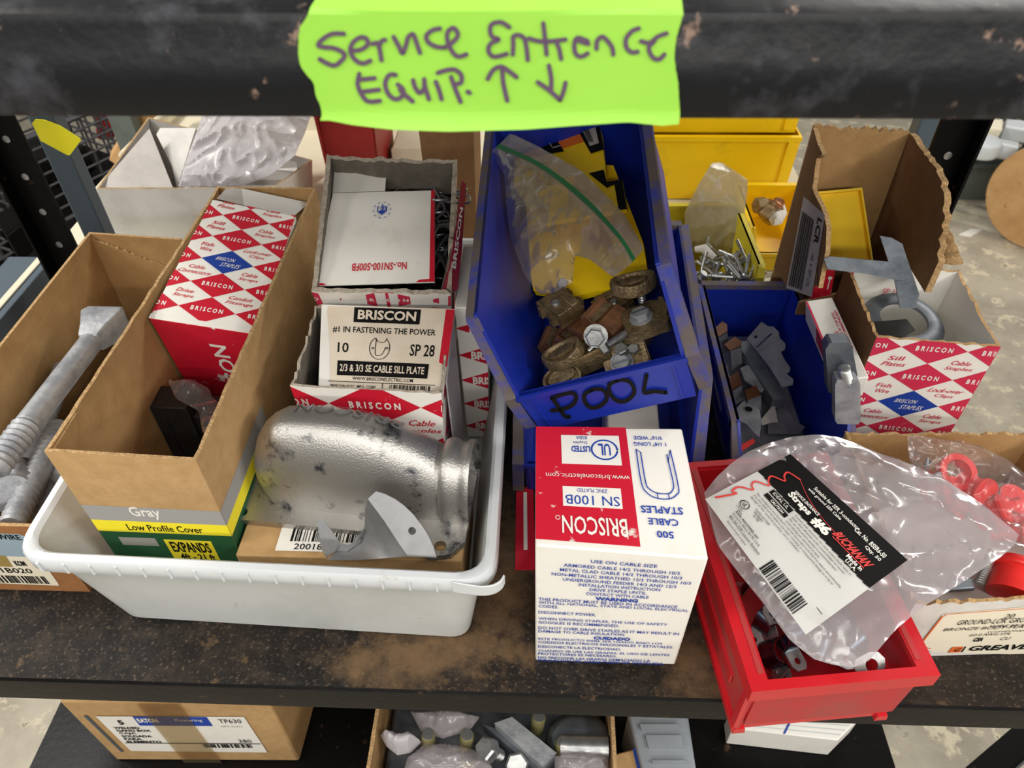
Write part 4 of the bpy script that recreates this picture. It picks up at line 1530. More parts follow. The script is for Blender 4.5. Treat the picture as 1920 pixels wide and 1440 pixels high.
for i in range(5):
    mb.poly(kq([(1094 + i * 2.2, 243), (1095.2 + i * 2.2, 243), (1104 + i * 2.2, 266), (1102.8 + i * 2.2, 266)], .0018), M['ink'])
for st in ([(1021, 262), (1030, 258)], [(1026, 260), (1034, 274)], [(1036, 277), (1050, 273)]):
    mb.stroke(lambda x, y: pin(x, y, .077), st, 2.2, M['greywhite'], 1, False)
mb.poly(kq([(1104, 325), (1132, 318), (1138, 341), (1166, 336), (1175, 392), (1160, 394), (1152, 346), (1138, 352)], .0004), M['ink'])
mb.build('printed_end', pk2)['label'] = 'orange print with black emblem and barcode sticker'

# zip bag
zb = thing('zip_bag', 'clear zip bag with a green seal lying across the POOL bin', 'bag', pin(1060, 420, .09))
ol = [(921, 284, .112), (945, 262, .116), (958, 250, .118), (1010, 275, .114), (1090, 320, .112), (1170, 400, .108), (1208, 465, .104), (1180, 498, .096), (1150, 520, .088), (1105, 486, .082), (1078, 478, .078), (1074, 530, .070),
      (1040, 548, .066), (1012, 552, .062), (985, 520, .070), (958, 450, .082), (950, 390, .096), (946, 330, .104)]
mb = MB()
bag(mb, [pin(*q) for q in ol], .006, .010, M['film'], 42, 14, 96, 11, True, -.002, PZ)
mb.build('bag_film', zb, smooth=32)
def band(o0, o1, mat, nm, lab=None):
    mb = MB()
    a = [(921, 284), (1000, 318), (1080, 380), (1150, 448), (1180, 498)]
    c_ = [(958, 250), (1040, 292), (1120, 352), (1180, 428), (1208, 466)]
    up = catmull([(lerp(p[0], q[0], o1), lerp(p[1], q[1], o1)) for p, q in zip(a, c_)], 5)
    dn = catmull([(lerp(p[0], q[0], o0), lerp(p[1], q[1], o0)) for p, q in zip(a, c_)], 5)
    n = len(up)
    for i in range(n - 1):
        z0, z1 = lerp(.121, .112, i / n), lerp(.121, .112, (i + 1) / n)
        mb.poly([pin(*dn[i], z0), pin(*dn[i + 1], z1), pin(*up[i + 1], z1 + .001), pin(*up[i], z0 + .001)], mat)
    o = mb.build(nm, zb, smooth=32)
    if lab:
        o['label'] = lab
band(.20, .42, M['film_green'], 'zip_seal', 'green zip seal line')
band(0, .98, M['film'], 'zip_header')
for q in (.55, .68, .80, .9):
    band(q, q + .02, M['film_hazy'], 'zip_ridge')

# ------------------------------------------------------------------ bronze clamps and bolts in the POOL bin
def proto_serrated(label):
    r = thing('bronze_clamp', label, 'clamp', (0, 0, 0), 'bronze clamps in the POOL bin')
    mb = MB()
    ol = [(-.015, -.012), (-.009, -.012), (-.009, -.015), (-.004, -.015), (-.004, -.012), (.003, -.012), (.003, -.0145), (.009, -.0145), (.009, -.011), (.015, -.011), (.015, .011), (.010, .011), (.010, .0145), (.003, .0145), (.003, .012), (-.004, .012), (-.004, .015), (-.010, .015), (-.010, .012), (-.015, .012)]
    mb.plate(ol, [], .008, M['bronze'])
    mb.box((0, 0, .0055), (.024, .021, .004), M['bronze'])
    mb.build('clamp_body', r, bevel=.0006)
    mb = MB()
    mb.box((0, .0055, .0082), (.025, .0075, .0024), M['bronze'])
    mb.build('raised_bar', r, bevel=.0008)
    mb = MB()
    mb.lathe([(.0036, .0072), (.0036, .0086), (.0025, .0094)], M['zinc'], 16, Matrix.Translation((0, -.004, 0)))
    mb.build('screw_head', r)
    return r


def proto_oval(label, grp='bronze clamps in the POOL bin'):
    r = thing('bronze_clamp', label, 'clamp', (0, 0, 0), grp)
    mb = MB()
    secs = []
    for k, z in ((.75, 0), (1, .002), (1, .008), (.93, .0105), (.80, .0105), (.70, .0075), (.25, .0065)):
        secs.append([(.0165 * k * math.cos(2 * math.pi * i / 28), .0115 * k * math.sin(2 * math.pi * i / 28), z + (.0012 * math.cos(4 * math.pi * i / 28) if k > .7 else 0)) for i in range(28)])
    mb.loft(secs, M['bronze'], True, True, True)
    mb.build('clamp_body', r)
    mb = MB()
    mb.prism([(-.010, -.002, .0070), (-.002, -.0035, .0070), (.009, -.0015, .0070), (.010, .0015, .0070), (.002, .001, .0070), (-.008, .002, .0070)], (0, 0, .0022), M['bronze'])
    mb.build('saddle_ridge', r, bevel=.0006)
    mb = MB()
    thread(mb, .0032, -.011, .001, M['zinc'], Matrix.Translation((.004, 0, 0)))
    mb.build('bolt_thread', r)
    return r


def proto_block(label, mat):
    r = thing('bronze_clamp', label, 'clamp', (0, 0, 0), 'bronze clamps in the POOL bin')
    mb = MB()
    pr = [(-.016, -.008), (.016, -.008), (.016, .001), (.013, .006), (.007, .0085), (0, .0085), (-.003, .005), (-.009, .005), (-.011, .0078), (-.016, .006)]
    mb.prism([(x, -.011, z) for x, z in pr], (0, .022, 0), mat)
    mb.build('clamp_body', r, bevel=.0009)
    mb = MB()
    mb.prism([(-.0035, -.0095, .0052), (-.0085, -.0095, .0052), (-.0085, .0095, .0052), (-.0035, .0095, .0052)], (0, 0, .0011), M['bronze'])
    mb.build('knurled_pad', r)
    return r


def proto_bolted(label):
    r = thing('bronze_clamp', label, 'clamp', (0, 0, 0), 'bronze clamps in the POOL bin')
    mb = MB()
    mb.prism([(-.016, -.013, 0), (.012, -.014, 0), (.017, -.006, 0), (.016, .010, 0), (.008, .015, 0), (-.013, .014, 0), (-.016, .006, 0)], (0, 0, .009), M['bronze'])
    mb.prism([(.0125, -.011, .009), (.016, -.005, .009), (.0155, .009, .009), (.0125, .011, .009)], (0, 0, .0035), M['bronze'])
    mb.build('clamp_body', r, bevel=.001)
    mb = MB()
    X = Matrix.Translation((-.003, -.001, 0))
    mb.lathe([(.0082, .009), (.0082, .0102), (.0068, .0104)], M['galv'], 20, X)
    hexnut(mb, .0070, .0052, M['galv'], X, .010)
    mb.box((-.003, -.001, .0153), (.011, .0016, .0008), M['steel'])
    mb.build('slotted_bolt', r)
    return r


def tri(label):
    r = thing('bronze_clamp', label, 'clamp', (0, 0, 0), 'bronze clamps in the POOL bin')
    mb = MB()
    mb.prism([(-.014, -.010, 0), (.012, -.010, 0), (.010, .011, 0), (-.009, .011, 0)], (0, 0, .012), M['bronze'])
    mb.build('clamp_body', r, bevel=.001)
    mb = MB()
    mb.tube([(-.008, -.007, .0125), (.008, -.006, .0125), (-.002, .008, .0125)], .0018, M['bronze'], 6, closed=True)
    mb.build('cast_triangle', r)
    mb = MB()
    thread(mb, .002, 0, .010, M['zinc'], align((-.002, -.003, .013), (.010, .003, .016)))
    mb.build('bolt_thread', r)
    return r


PR = XP_.to_3x3().to_4x4()
def put(o, px, py, z, e):
    o.location = pin(px, py, z)
    o.scale = (1.12, 1.12, 1.12)
    o.rotation_euler = (PR @ Euler([math.radians(a) for a in e]).to_matrix().to_4x4()).to_euler()
    return o


ser = put(proto_serrated('serrated bronze clamp with shiny round screw, topmost at left of the POOL bin heap'), 1052, 577, .040, (-12, 8, -52))
ov = put(proto_oval('oval bronze clamp half against the right wall of the POOL bin heap'), 1190, 545, .048, (-14, 10, 6))
blk = put(proto_block('copper coloured bronze clamp block in the middle of the POOL bin heap', M['copper']), 1140, 602, .036, (-6, 14, -42))
bol = put(proto_bolted('bronze clamp with large slotted bolt at the right of the POOL bin heap'), 1216, 610, .034, (-8, 4, 12))
tr_ = put(tri('bronze clamp with cast triangle beside the front lip of the POOL bin'), 1122, 675, .018, (-10, -4, 10))
def dupe(o, label, px, py, z, e, s=1):
    s = s * 1.12
    d = dup(o, pin(px, py, z), (PR @ Euler([math.radians(a) for a in e]).to_matrix().to_4x4()).to_euler(), label, s)
    return d
dupe(ov, 'oval bronze clamp half left of centre near the front of the POOL bin heap', 1064, 673, .028, (-6, -6, 10), 1.0)
dupe(ov, 'oval bronze clamp half lying in the front left corner of the POOL bin', 1060, 712, .014, (30, 0, 8), .95)
dupe(blk, 'dull bronze clamp block just under the serrated one in the POOL bin', 1085, 632, .024, (-8, 0, 38), .95)
dupe(bol, 'flat bronze clamp lying along the front lip of the POOL bin', 1178, 678, .014, (32, 0, 4), 1.0)
dupe(ser, 'bronze clamp half hidden behind the copper block in the POOL bin', 1150, 572, .022, (6, 4, 24), .9)
dupe(blk, 'bronze clamp block low at the left of the POOL bin heap', 1050, 640, .014, (0, 0, -20), .9)
dupe(tr_, 'bronze clamp deep at the right of the POOL bin heap', 1195, 640, .012, (0, 0, 60), 1.0)


def bolt(label, p, q, r, head, grp, flange=True, mat='zinc', group=None):
    root = thing('hex_bolt', label, 'bolt', p, grp)
    X = align(p, q)
    L = (V(q) - V(p)).length
    mb = MB()
    if flange:
        mb.lathe([(head * 1.25, 0), (head * 1.25, .0012), (head * .9, .0022)], M[mat], 18, X)
    hexnut(mb, head, head * 1.0, M[mat], X, -head * .9)
    mb.build('bolt_head', root)
    mb = MB()
    thread(mb, r, .001, L, M[mat], X)
    mb.build('bolt_thread', root, smooth=60)
    return root


bolt('shiny hex flange bolt in the middle of the POOL bin heap', pin(1117, 630, .052), pin(1128, 600, .022), .0034, .0076, None)
bolt('zinc bolt lying with its thread toward the right in the POOL bin', pin(1138, 648, .036), pin(1178, 622, .040), .0036, .0058, None, False)
bolt('small square headed bolt near the front of the POOL bin heap', pin(1166, 657, .034), pin(1176, 676, .016), .003, .0052, None, False)
bolt('small bright bolt between clamp and front lip in the POOL bin', pin(1188, 655, .030), pin(1192, 668, .010), .0028, .0045, None, False)
bolt('bright bolt end sticking out of the zip bag', pin(1054, 532, .060), pin(1046, 545, .035), .003, .0046, None, False)

# =================================================================== blue bin of brackets
XB = pose((.2365, .178, .001), 0, 0, 0)
brb, _ = hopper('blue_bin', 'low blue bin of metal brackets and brown tabs, behind the strap bag', 'bin', XB, .103, .262, .078, .036, .045, M['bluebin'], M['bluedust'], .008)


def wp(L, z):
    return [W(x, y, z) for x, y in L]


def flat(name, label, cat, L, z, t, mat, group=None, tilt=0, holes=None):
    """thin metal piece: outline traced at its own height, real thickness"""
    mb = MB()
    k = [W(x, y, z + tilt * (600 - y) / 100) for x, y in L]
    mb.prism(k, (0, 0, -t), mat)
    o = mb.build(name, bevel=.0004)
    return tag(o, label, cat, group)


cb = MB()
cb.hexa([V((.190, .186, .0045)), V((.272, .186, .0045)), V((.272, .42, .0045)), V((.190, .42, .0045))], [V((.190, .186, .018)), V((.272, .186, .018)), V((.272, .42, .020)), V((.190, .42, .020))], M['clipgrey'])
tag(cb.build('clip_layer', bevel=.002), 'grey layer of flat steel clips on the floor of the bracket bin', 'clips')
br = thing('steel_bracket', 'wavy edged grey steel bracket leaning on the right wall of the bracket bin', 'bracket', W(1445, 680, .03), 'steel brackets in the blue bin')
o_ = W(1445, 680, .052)
n_ = V((-.45, -.25, .85)).normalized()
u_ = (WP(1475, 720, o_, n_) - WP(1425, 625, o_, n_)).normalized()
w_ = n_.cross(u_)
XQ = Matrix(((u_.x, w_.x, n_.x, o_.x), (u_.y, w_.y, n_.y, o_.y), (u_.z, w_.z, n_.z, o_.z), (0, 0, 0, 1)))
XI = XQ.inverted()
pl = lambda L: [(XI @ WP(x, y, o_, n_)).xy for x, y in L]
mb = MB()
ol = [(1400, 636), (1428, 604), (1440, 612), (1450, 613), (1460, 622), (1462, 634), (1473, 645), (1472, 655), (1464, 660), (1472, 676), (1482, 690), (1480, 698), (1474, 700), (1488, 712), (1486, 722), (1466, 726), (1458, 712), (1444, 690), (1424, 664)]
hc = (XI @ WP(1417, 632, o_, n_)).xy
mb.plate(pl(ol), [circle(hc, .0022, 10), pl([(1418, 650), (1446, 624), (1448, 627), (1420, 653)])], .0014, M['clipgrey'], XQ)
mb.build('bracket_plate', br, bevel=.0003)
mb = MB()
a, b_ = W(1392, 640, .040), W(1462, 748, .040)
dd = (b_ - a).normalized()
pp = dd.cross(V((0, 0, 1)))
mb.prism([a - pp * .007, a + pp * .007, b_ + pp * .007, b_ - pp * .007], (0, 0, -.014), M['steel'])
mb.build('bracket_channel', br, bevel=.0015)['label'] = 'dark channel leg'
for i, (L, z, lab) in enumerate((([(1334, 622), (1354, 602), (1363, 608), (1364, 622), (1340, 638)], .052, 'topmost at left'), ([(1358, 645), (1378, 631), (1391, 640), (1390, 650), (1370, 658)], .050, 'second from the left'),
                                 ([(1356, 714), (1384, 696), (1391, 722), (1362, 740)], .046, 'largest, lower'), ([(1396, 732), (1418, 722), (1427, 742), (1402, 752)], .044, 'lowest, next to the dark channel'))):
    c = thing('spring_clip', 'steel clip with brown tab in the bracket bin, ' + lab, 'clip', W(*L[0], .02), 'clips with brown tabs')
    mb = MB()
    mb.prism([W(x, y, z) for x, y in L], (0, 0, -.0016), M['rustclip'])
    mb.build('tab', c, bevel=.0003)['label'] = 'copper brown tab'
    mb = MB()
    n = len(L)
    e0, e1 = W(*L[-1], z), W(*L[-2], z)
    mb.prism([e0, e1, e1 + V((.004, -.006, -.022)), e0 + V((.004, -.006, -.022))], (0, .0012, 0), M['clipgrey'])
    mb.build('leg', c)
flat('steel_clip', 'pale steel clip with round hole at the front of the bracket pile', 'clip', [(1378, 768), (1396, 750), (1424, 768), (1428, 790), (1424, 820), (1414, 812), (1400, 795), (1384, 788), (1372, 782)], .040, .0014, M['galv'], None)
mb = MB()
mb.lathe([(.0042, 0), (.0042, .0004)], M['ink'], 12, Matrix.Translation(W(1403, 768, .0402)))
mb.lathe([(.0045, 0), (.0048, .0008), (.0040, .0009)], M['galv'], 14, Matrix.Translation(W(1403, 768, .0402)), cap=False)
tag(mb.build('clip_eyelet'), 'dark round eyelet in the pale steel clip', 'eyelet')
flat('steel_clip', 'flat grey steel clip at the left of the bracket pile, under the brown tab', 'clip', [(1336, 705), (1352, 695), (1364, 720), (1386, 742), (1398, 748), (1370, 764), (1350, 770), (1342, 735)], .036, .0014, M['clipgrey'])
flat('steel_clip', 'pale steel clip in the middle of the bracket pile, beside the channel', 'clip', [(1388, 690), (1402, 684), (1420, 700), (1434, 728), (1428, 736), (1410, 722), (1396, 712)], .036, .0014, M['galv'])
flat('steel_clip', 'notched flat steel clip right of the pale one, near the front of the bracket pile', 'clip', [(1424, 790), (1452, 756), (1458, 790), (1446, 791), (1430, 796)], .030, .0014, M['greywhite'])
flat('steel_clip', 'big dark flat clip along the front of the bracket bin', 'clip', [(1466, 756), (1480, 770), (1488, 788), (1510, 800), (1500, 812), (1440, 812), (1440, 790)], .024, .0014, M['clipgrey'])
flat('red_stick', 'thin red and clear stick lying at the front of the bracket bin', 'stick', [(1374, 842), (1412, 822), (1416, 827), (1380, 850)], .030, .003, M['redink'])

# small red edged carton leaning between the bracket bin and the ring carton
wc = thing('warning_carton', 'narrow white carton with red WARNING print leaning between blue bin and ring carton', 'box', (.285, .30, .09))
X = pose((.284, .252, .031), 4.8, 7.2, -8.7)
b = [X @ V(p) for p in ((.004, 0, .060), (.026, 0, .060), (.026, .103, .060), (.004, .103, .060))]
t = [X @ V(p) for p in ((0, 0, .088), (.026, 0, .088), (.026, .103, .088), (0, .103, .088))]
mb = MB()
mb.hexa(b, t, M['white'])
Q = Quad(*t)
Lq = Quad(b[3], b[0], t[0], t[3])
mb.rect(Lq, (0.35, .25, .98, 1), M['red_faded'])
mb.rect(Q, (0, .45, .07, .98), M['red_faded'], .0004)
mb.text(Q, 'WARNING', (.50, .78, .66, .42), M['red_faded'], .03, .0005, rot=1) if False else None
mb.text(Q, 'WARNING', (.52, .30, .66, .56), M['red_faded'], .03, .0005, rot=1)
mb.text(Q, 'THE STAPLES IN THIS BOX', (.70, .30, .79, .80), M['red_faded'], .02, .0005, rot=1)
mb.text(Q, 'IS RECOMMENDED', (.83, .34, .92, .82), M['red_faded'], .02, .0005, rot=1)
mb.build('carton_body', wc, bevel=.0012)

# ------------------------------------------------------------------ ring carton
rc = thing('diamond_carton_open', 'open red and white diamond carton at right holding a strap ring', 'box', (.355, .31, 0))
t = [V((.3015, .263, .150)), V((.4035, .250, .152)), V((.418, .372, .148)), V((.306, .374, .152))]
b = [V((.304, .263, 0)), V((.402, .250, 0)), V((.412, .372, 0)), V((.308, .374, 0))]
mb = MB()
qs = carton(mb, b, t, .0032, [M['white'], M['card'], M['card'], M['card_dark']], M['white'], M['card'], (.002, .003, .002, .003), 22, 31)
diamonds(mb, qs[0], .50, .27, .49, .113, (-4, -3, -2, -1, 0, 1, 2, 3), M['red_faded'], words=['|'] * 0 + ['Drive|Straps', 'Conduit|Fittings', 'Sill|Plates', 'Cable|Staples', 'Fish|Wire', 'Lock-over|Clips', 'Cable|Connectors', 'Cable|Straps'])
bq = Quad(t[2] + V((-.004, -.0036, -.06)), t[3] + V((.004, -.0036, -.06)), t[3] + V((.004, -.0036, 0)), t[2] + V((-.004, -.0036, 0)))
bq2 = Quad(t[3] + V((.0035, -.0038, -.07)), t[2] + V((-.0035, -.0038, -.07)), t[2] + V((-.0035, -.0038, 0)), t[3] + V((.0035, -.0038, 0)))
mb.text(bq2, 'SP 100PK', (.38, .55, .66, .66), M['red_faded'], .0, .0006)
mb.rect(bq2, (.0, .80, .045, 1), M['red_faded'], .0006)
mb.build('carton_body', rc, bevel=.0006)
# strap ring
rg = thing('strap_hanger', 'grey steel ring with crossed flat strap arms standing in the open diamond carton', 'hanger', (.345, .30, .14))
mb = MB()
cc = V((.353, .320, .124))
prof = [(.0215, .0), (.022, .0025), (.027, .0036), (.034, .003), (.0375, -.001), (.036, -.0024), (.0275, .0016), (.0225, -.001)]
secs = [[cc + V((r * math.cos(a), r * 1.06 * math.sin(a), z + .10 * r * math.sin(a))) for r, z in prof] for a in [2 * math.pi * i / 40 for i in range(41)]]
mb.loft([q[::-1] for q in secs], M['steel'], True)
mb.build('ring', rg, smooth=50)
o_, n_ = V((.33, .338, .165)), V((0, -.93, .36)).normalized()
mb = MB()
L = [(1650, 442), (1672, 446), (1692, 457), (1700, 482), (1724, 552), (1716, 578), (1688, 578), (1678, 527)]
mb.prism([WP(x, y, o_, n_) for x, y in L], n_ * -.0016, M['steel'])
mb.build('strap_upright', rg, bevel=.0004)
mb = MB()
L = [(1545, 485), (1558, 481), (1668, 491), (1690, 498), (1698, 526), (1680, 525), (1620, 513), (1552, 505)]
mb.prism([WP(x, y, o_ + n_ * .0018, n_) for x, y in L], n_ * -.0016, M['steel'])
mb.build('strap_arm', rg, bevel=.0004)
mb = MB()
L = [(1630, 604), (1648, 628), (1690, 630), (1716, 618), (1700, 598)]
mb.prism([W(x, y, .128) for x, y in L], (0, 0, -.0016), M['blackplastic'])
mb.build('lower_strap', rg)

# beam clamp
bc = thing('beam_clamp', 'grey steel beam clamp with bolt in front of the ring carton', 'clamp', (.30, .24, .06))
mb = MB()
yb_ = .238
def cl(L, y0, th):
    return [WY(x, y, y0) for x, y in L], (0, th, 0)
k, e = cl([(1548, 655), (1556, 643), (1590, 642), (1598, 650), (1608, 705), (1600, 712), (1568, 712), (1560, 738), (1553, 735)], .226, .012)
mb.prism(k, e, M['steel'])
mb.build('back_jaw', bc, bevel=.002)
mb = MB()
k, e = cl([(1566, 722), (1570, 712), (1608, 712), (1613, 720), (1614, 790), (1609, 796), (1570, 795), (1566, 789)], .214, .011)
mb.prism(k, e, M['galv'])
mb.build('front_jaw', bc, bevel=.002)
mb = MB()
thread(mb, .0052, 0, .022, M['zinc'], align(WY(1590, 715, .219), WY(1581, 688, .214)), .002, 14)
mb.build('set_bolt', bc, smooth=60)

# ------------------------------------------------------------------ tall torn carton
tc2 = thing('torn_carton', 'tall torn brown carton standing behind the ring carton', 'box', (.32, .42, 0))
rd = random.Random(17)
mb = MB()
A0, A1 = V((.272, .468, .0)), V((.365, .463, .0))
zt0, zt1 = WY(1524, 240, .468).z, WY(1705, 250, .463).z
n = 26
up = []
for i in range(n + 1):
    p = lerp(A0, A1, i / n)
    up.append(V((p.x, p.y, lerp(zt0, zt1, i / n) + .005 * rd.random() - .001)))
back = [A0, A1] + up[::-1]
mb.prism(back, (0, .0045, 0), M['card_in'], M['card_edge'])
mb.build('back_panel', tc2, smooth=0)
mb = MB()
L = [(1525, 240), (1529, 255), (1533, 270), (1542, 288), (1540, 292), (1531, 297), (1528, 315), (1526, 335), (1523, 352), (1528, 366), (1538, 385), (1545, 402), (1550, 428), (1548, 470), (1541, 505), (1534, 540)]
k = [WX(x, y, .2705) for x, y in L]
k = [V((p.x, min(p.y, .468), p.z)) for p in k]
pf_ = k[-1]
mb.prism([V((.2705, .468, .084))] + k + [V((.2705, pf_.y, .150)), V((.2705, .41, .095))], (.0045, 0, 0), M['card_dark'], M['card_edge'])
mb.build('left_panel', tc2, smooth=0)
mb = MB()
L = [(1705, 250), (1716, 262), (1726, 279), (1733, 290), (1743, 303), (1752, 312), (1756, 322), (1766, 340), (1764, 350), (1771, 372), (1768, 390), (1772, 404), (1766, 420), (1769, 432), (1760, 448), (1764, 462), (1757, 476), (1760, 490)]
L2 = []
for (xa, ya), (xb, yb2) in zip(L, L[1:]):
    L2 += [(xa, ya), ((xa + xb) / 2 + rd.uniform(-3.5, 2.5), (ya + yb2) / 2 + rd.uniform(-1, 1))]
k = [WX(x, y, .365) for x, y in L2 + L[-1:]]
yf = k[-1].y
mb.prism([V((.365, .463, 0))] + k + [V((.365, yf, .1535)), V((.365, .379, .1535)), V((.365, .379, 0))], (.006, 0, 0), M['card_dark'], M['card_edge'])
mb.build('right_panel', tc2, smooth=0)
mb = MB()
mb.prism([V((.300, .379, 0)), V((.366, .379, 0)), V((.366, .379, .10)), V((.32, .379, .115)), V((.274, .379, .10)), V((.274, .379, .084)), V((.300, .379, .084))], (0, .003, 0), M['card_dark'], M['card_edge'])
mb.build('front_panel', tc2, smooth=0)
mb = MB()
secs = []
for i in range(13):
    t_ = i / 12
    off = .0016 * math.sin(t_ * 18)
    a = WY(lerp(1762, 1760, t_), lerp(432, 492, t_), .366)
    q = WY(lerp(1776, 1806, t_ ** .7) + rd.uniform(-2, 2), lerp(428, 494, t_), .360)
    secs.append([a + V((0, off, 0)), lerp(a, q, .5) + V((0, off - .003, 0)), q + V((0, off, 0))])
mb.loft(secs, M['card_edge'], False)
mb.build('torn_corner', tc2, smooth=60)['label'] = 'torn corrugated corner bent outward'
mb = MB()
k = [WX(x, y, .2703) for x, y in [(1474, 538), (1522, 557), (1547, 403), (1507, 368)]]
Q = Quad(WX(1474, 540, .2699), WX(1522, 557, .2699), WX(1547, 403, .2699), WX(1507, 368, .2699))
mb.poly([Q(0, 0), Q(1, 0), Q(1, 1), Q(0, 1)], M['greywhite'])
for i, (a, b_) in enumerate([(.08, .11), (.13, .145), (.17, .21), (.23, .245), (.26, .30), (.32, .33), (.35, .385), (.41, .43), (.45, .49), (.51, .525), (.55, .58), (.60, .615)]):
    mb.rect(Q, (a, .04, b_, .86), M['ink'], .0003)
mb.text(Q, 'LCR', (.74, .62, .93, .92), M['ink'], .03, .0004, rot=3)
mb.text(Q, '14-8 - 4 - 50FT COIL', (.74, .10, .86, .50), M['ink'], .0, .0004, rot=3)
mb.build('barcode_label', tc2)['label'] = 'grey white barcode label'
# small yellow tray standing in the torn carton
yt = thing('yellow_tray', 'small yellow plastic tray standing inside the torn tall carton', 'tray', WY(1570, 420, .43))
mb = MB()
k = [WY(1541, 492, .405), WY(1633, 492, .405), WY(1612, 354, .452), WY(1526, 362, .452)]
Q = Quad(*k)
mb.prism(k, -Q.n * .003, M['yellow_matt'])
mb.build('tray_panel', yt, bevel=.001)
for nm, (r0, r1, r2, r3) in (('tray_edge', (0, .97, 1, 1)), ('tray_edge', (.965, 0, 1, 1)), ('tray_edge', (.09, .62, .12, .84))):
    mb = MB()
    mb.prism([Q(r0, r1), Q(r2, r1), Q(r2, r3), Q(r0, r3)], Q.n * .006, M['yellow'])
    mb.build(nm, yt, bevel=.0008)
rx = thing('red_carton', 'small red carton with white letter T between torn carton and ring carton', 'box', (.285, .40, .1))
mb = MB()
k = [WY(1519, 560, .380), WY(1556, 560, .380), WY(1566, 508, .380), WY(1540, 506, .380)]
mb.prism(k, (0, .006, .0), M['red_worn'], M['red'])
Q = Quad(*k)
mb.text(Q, 'T', (.62, .35, .88, .80), M['white'], .03, .0006)
mb.build('carton_body', rx)

# =================================================================== yellow bins behind
Y1 = pose((.2065, .455, .002), 1.5, 0, 0)
hopper('yellow_bin', 'dirty yellow bin of loose screws behind the bracket bin', 'bin', Y1, .100, .150, .082, .05, .012, M['yellow_dirty'], M['yellow_dirty'], .008)
Y2 = pose((.322, .575, .002), 0, 0, 0)
hopper('yellow_bin', 'yellow bin of bronze fittings beside the torn carton', 'bin', Y2, .088, .135, .055, .03, .02, M['yellow'], M['yellow'], .007)
def crate(name, label, cat, x0, x1, y0, y1, z0, z1, mat, frame=True):
    r = thing(name, label, cat, ((x0 + x1) / 2, (y0 + y1) / 2, z0))
    mb = MB()
    q = carton(mb, [(x0 + .004, y0 + .002, z0), (x1 - .004, y0 + .002, z0), (x1 - .004, y1 - .002, z0), (x0 + .004, y1 - .002, z0)], [(x0, y0, z1), (x1, y0, z1), (x1, y1, z1), (x0, y1, z1)], .003, mat, mat, mat)
    body = mb.build('bin_body', r, bevel=.001)
    if frame:
        F = q[0]
        for u0, v0, u1, v1 in ((0, .93, 1, 1.0), (.93, .05, .97, .93), (.03, .05, .07, .93)):
            mb = MB()
            mb.prism([F(u0, v0), F(u1, v0), F(u1, v1), F(u0, v1)], F.n * .004, mat)
            mb.build('front_rib', body, bevel=.0008)
    return r
crate('yellow_bin', 'large yellow bin with flat front behind the cloudy bag', 'bin', .125, .370, .765, .94, .002, .103, M['yellow'])
crate('yellow_bin', 'rearmost yellow bin stacked just below the top beam at right of the tape', 'bin', .10, .366, .774, .93, .1035, .22, M['yellow'])
# bronze fittings
fo = thing('bronze_fitting', 'brown bronze fitting in the yellow bin, nearer one', 'fitting', W(1436, 408, .05), 'bronze fittings in the yellow bin')
mb = MB()
hexnut(mb, .013, .018, M['bronze'], align(W(1432, 412, .045), W(1450, 395, .055)), 0)
mb.build('hex_body', fo, bevel=.001)
mb = MB()
thread(mb, .009, .017, .028, M['copper'], align(W(1432, 412, .045), W(1450, 395, .055)), .003, 14)
mb.build('thread_end', fo)
dup(fo, W(1424, 388, .056), (.6, .9, .4), 'brown bronze fitting in the yellow bin, at the rear', .9)
dup(fo, W(1454, 404, .05), (1.1, .2, 1.4), 'brown bronze fitting in the yellow bin, right against the torn carton', .9)
mb = MB()
bag(mb, [W(x, y, .05) for x, y in [(1448, 385), (1470, 382), (1476, 400), (1466, 420), (1448, 424), (1440, 410)]], .008, .004, M['white_dull'], 60, 6, 30, 4)
tag(mb.build('white_wrap'), 'white paper wrap beside the bronze fittings', 'wrap')
# screws
sc = thing('machine_screw', 'zinc machine screw among the loose ones heaped in the dirty yellow bin', 'screw', (0, 0, 0), 'loose screws in the yellow bin')
mb = MB()
mb.lathe([(.0042, -.0028), (.0046, -.0015), (.0046, 0), (.002, .0002)], M['zinc'], 12)
mb.build('screw_head', sc, bevel=0)
mb = MB()
thread(mb, .0022, 0, .026, M['zinc'], Matrix.Identity(4), .0016, 8)
mb.build('screw_thread', sc)
rd = random.Random(23)
first = True
for i in range(46):
    p = W(rd.uniform(1306, 1412), rd.uniform(476, 540), .046 + rd.random() * .030)
    p = V((min(max(p.x, .168), .245), min(max(p.y, .466), .585), p.z))
    e = (rd.uniform(.2, 1.4) + (math.pi if rd.random() < .4 else 0), rd.uniform(-.7, .7), rd.uniform(0, 6.28))
    if first:
        sc.location, sc.rotation_euler = p, e
        first = False
    else:
        dup(sc, p, e)
mb = MB()
mb.tube([W(1304, 468, .062), W(1320, 466, .066), W(1340, 484, .060)], [.004, .0062, .004], M['white_dull'], 10)
tag(mb.build('white_plug'), 'white plastic plug lying on the loose screws', 'plug')
mb = MB()
ol = [(1284, 398, .565), (1310, 345, .60), (1334, 306, .63), (1352, 304, .635), (1368, 314, .63), (1402, 337, .62), (1401, 362, .61), (1396, 400, .585), (1397, 455, .568), (1392, 505, .566), (1350, 490, .562), (1300, 468, .562), (1284, 440, .565)]
k = [WY(*q) for q in ol]
bag(mb, k, .0015, .011, M['film_cloud'], 22, 14, 80, 6, True, .002, (-.1, -.75, .6))
tag(mb.build('cloudy_bag', smooth=40), 'cloudy plastic bag standing in the yellow screw bin', 'bag')

